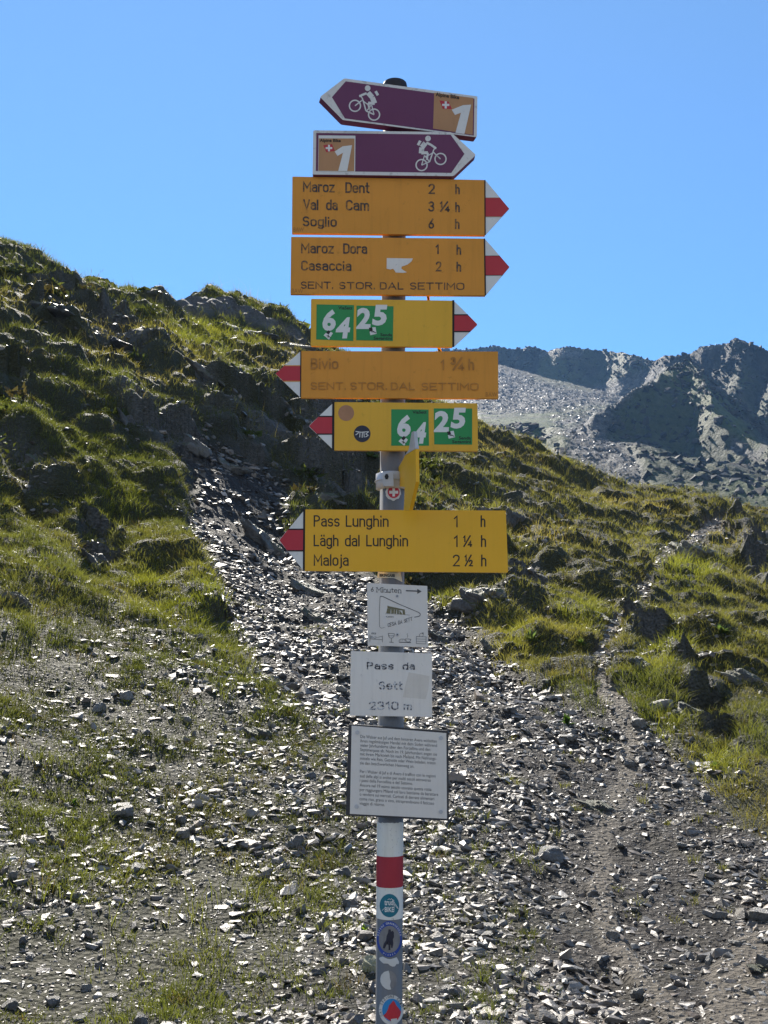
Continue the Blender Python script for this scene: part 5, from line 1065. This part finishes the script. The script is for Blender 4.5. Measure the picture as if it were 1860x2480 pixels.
lettering('lettering', pl, [('KARIN', 700, 598, 792, 18, .02, 0, 0), ('zzz', 512, 806, 575, 26, .05, .01, .2)], M['print'], .0005, root)
engraved('lettering', pl, [('CESA', 722, 720, 828, 48, -.26), ('DA', 852, 688, 905, 46, -.25), ('SETT', 925, 668, 1030, 46, -.30)], M['print'], .0005, root, .13)
bed = strokes([(497, 815), (497, 902)], 5) + strokes([(654, 828), (654, 910)], 5) + strokes([(500, 868), (652, 878)], 5) + strokes([(508, 828), (508, 866)], 4) + strokes([(590, 850), (648, 835)], 4) + ringp((524, 846), 12, 4, 14) + strokes([(540, 852), (560, 868), (582, 846), (566, 840), (552, 846)], 4)
glass = strokes([(728, 798), (734, 835), (750, 855), (768, 858), (786, 852), (800, 835), (804, 802), (728, 798)], 5) + strokes([(736, 826), (760, 830), (798, 828)], 4) + strokes([(768, 858), (766, 908)], 5) + strokes([(740, 908), (794, 912)], 6)
soup = strokes([(862, 908), (1012, 914)], 9) + strokes([(862, 900), (866, 880), (890, 868), (930, 870), (944, 900)], 4) + strokes([(944, 868), (952, 895), (975, 908), (1000, 900), (1012, 872), (944, 866)], 5) + strokes([(966, 852), (974, 830), (964, 815), (968, 798)], 4) + strokes([(890, 874), (884, 892)], 3) + strokes([(912, 872), (908, 892)], 3)
cake = strokes([(1080, 836), (1204, 842), (1200, 932), (1080, 926), (1080, 836)], 5) + strokes([(1080, 868), (1203, 872)], 4) + strokes([(1080, 896), (1202, 902)], 4) + strokes([(1118, 836), (1122, 810), (1140, 796), (1160, 800), (1168, 818), (1160, 838)], 4) + [[(1150, 786), (1164, 792), (1176, 788), (1168, 800), (1172, 810), (1156, 804)]]
for nm, q in (('bed_icon', bed), ('wine_icon', glass), ('soup_icon', soup), ('cake_icon', cake)): multi(nm, pl, q, M['print'], .0005, .0003, root)
for c in ((838, 330), (842, 815)): sw = plate('screw', pl, disc(c, 20, 18), M['steel'], .0016, .002, root); plate('screw_socket', pl, disc(c, 9, 6), M['band'], .0018, .0004, sw)
# 11 altitude plate
pl = Plane(Z5, 0.012, PY - .042)
root = sign('altitude_plate', 'white enamel plate with flaking letters Pass da Sett 2310 m', 'sign', pl, [(258, 1020), (1278, 1050), (1278, 1848), (245, 1830)], .010, M['plate'], 5)
tag(plate('glue_mark', pl, [(985, 1285), (1245, 1335), (1235, 1480), (1200, 1625), (910, 1600), (945, 1440)], M['residue'], .0003, .0002, root), 'pale rectangle of old sticker glue')
engraved('lettering', pl, [('Pass', 452, 1250, 802, 92, .01), ('da', 902, 1256, 1068, 92, .0)], worn4, .0006, root, .2)
engraved('lettering', pl, [('Sett', 605, 1503, 912, 100, .01), ('2310', 478, 1760, 865, 106, .0), ('m', 915, 1762, 1028, 100, 0)], worn5, .0006, root, .2)
# 12 text board
pl = Plane(Z6, 0.012, PY - .050)
root = sign('text_board', 'framed grey text board about the Walser in German and Italian, lowest on the post', 'sign', pl, [(228, 122), (1480, 207), (1492, 1340), (195, 1270)], .014, M['darkgrey'], 18, 'frame')
plate('panel', pl, [(268, 142), (1457, 236), (1465, 1312), (246, 1250)], M['panel'], .0005, .0008, root)
L1 = ['Die Walser aus Juf und dem hinteren Avers wickelten', 'ihren regelmässigen Handel mit dem Süden während', 'vieler Jahrhunderte über den Forcellina und den', 'Septimerpass ab. Noch im 19. Jahrhundert zogen sie', 'mit ihrem Marktvieh bis nach Mailand. Mit Nahrungs-', 'mitteln wie Reis, Getreide oder Wein beladen, traten', 'sie den beschwerlichen Heimweg an.',
 'Per i Walser di Juf e di Avers il traffico con le regioni', 'sud delle alpi si svolse per molti secoli attraverso', 'i passi della Forcellina e del Settimo.', 'Ancora nel 19 esimo secolo usavano questa rotta', 'per raggiungere Miland col loro bestiame da barattare', 'o vendere sui mercati. Caricati di derrate alimentari', 'come riso, grano o vino, intraprendevano il faticoso', 'viaggio di ritorno.']
X1 = [1338, 1340, 1255, 1340, 1333, 1322, 1053, 1322, 1262, 1035, 1270, 1355, 1305, 1303, 683]; YB = [300, 354, 409, 464, 519, 574, 632, 738, 795, 850, 910, 967, 1024, 1082, 1138]
lettering('lettering', pl, [(t_, 378 - i * .8, YB[i] - 4, X1[i], 38, .063, .0, 0) for i, t_ in enumerate(L1)], M['print'], .0008, root, 0)
for c in ((340, 228), (1390, 298), (330, 1160), (1388, 1225)): plate('screw', pl, disc(c, 26, 18), M['steel'], .003, .0026, root)

# ------------------------------------------------------------------ mountain air
def haze_box(density, colr):
    bm = bmesh.new(); bmesh.ops.create_cube(bm, size=1); bmesh.ops.scale(bm, vec=(14000, 14000, 460), verts=bm.verts); bmesh.ops.translate(bm, vec=(0, 0, 184), verts=bm.verts)
    m = bpy.data.materials.new('mountain_air'); m.use_nodes = True; n = m.node_tree.nodes; n.clear(); o = n.new('ShaderNodeOutputMaterial'); v = n.new('ShaderNodeVolumePrincipled')
    v.inputs['Color'].default_value = (*colr, 1); v.inputs['Density'].default_value = density; v.inputs['Anisotropy'].default_value = 0.2; m.node_tree.links.new(v.outputs[0], o.inputs['Volume'])
    tag(fin('haze', bm, m, None), kind='stuff')
haze_box(0.00012, (0.28, 0.55, 1.0))
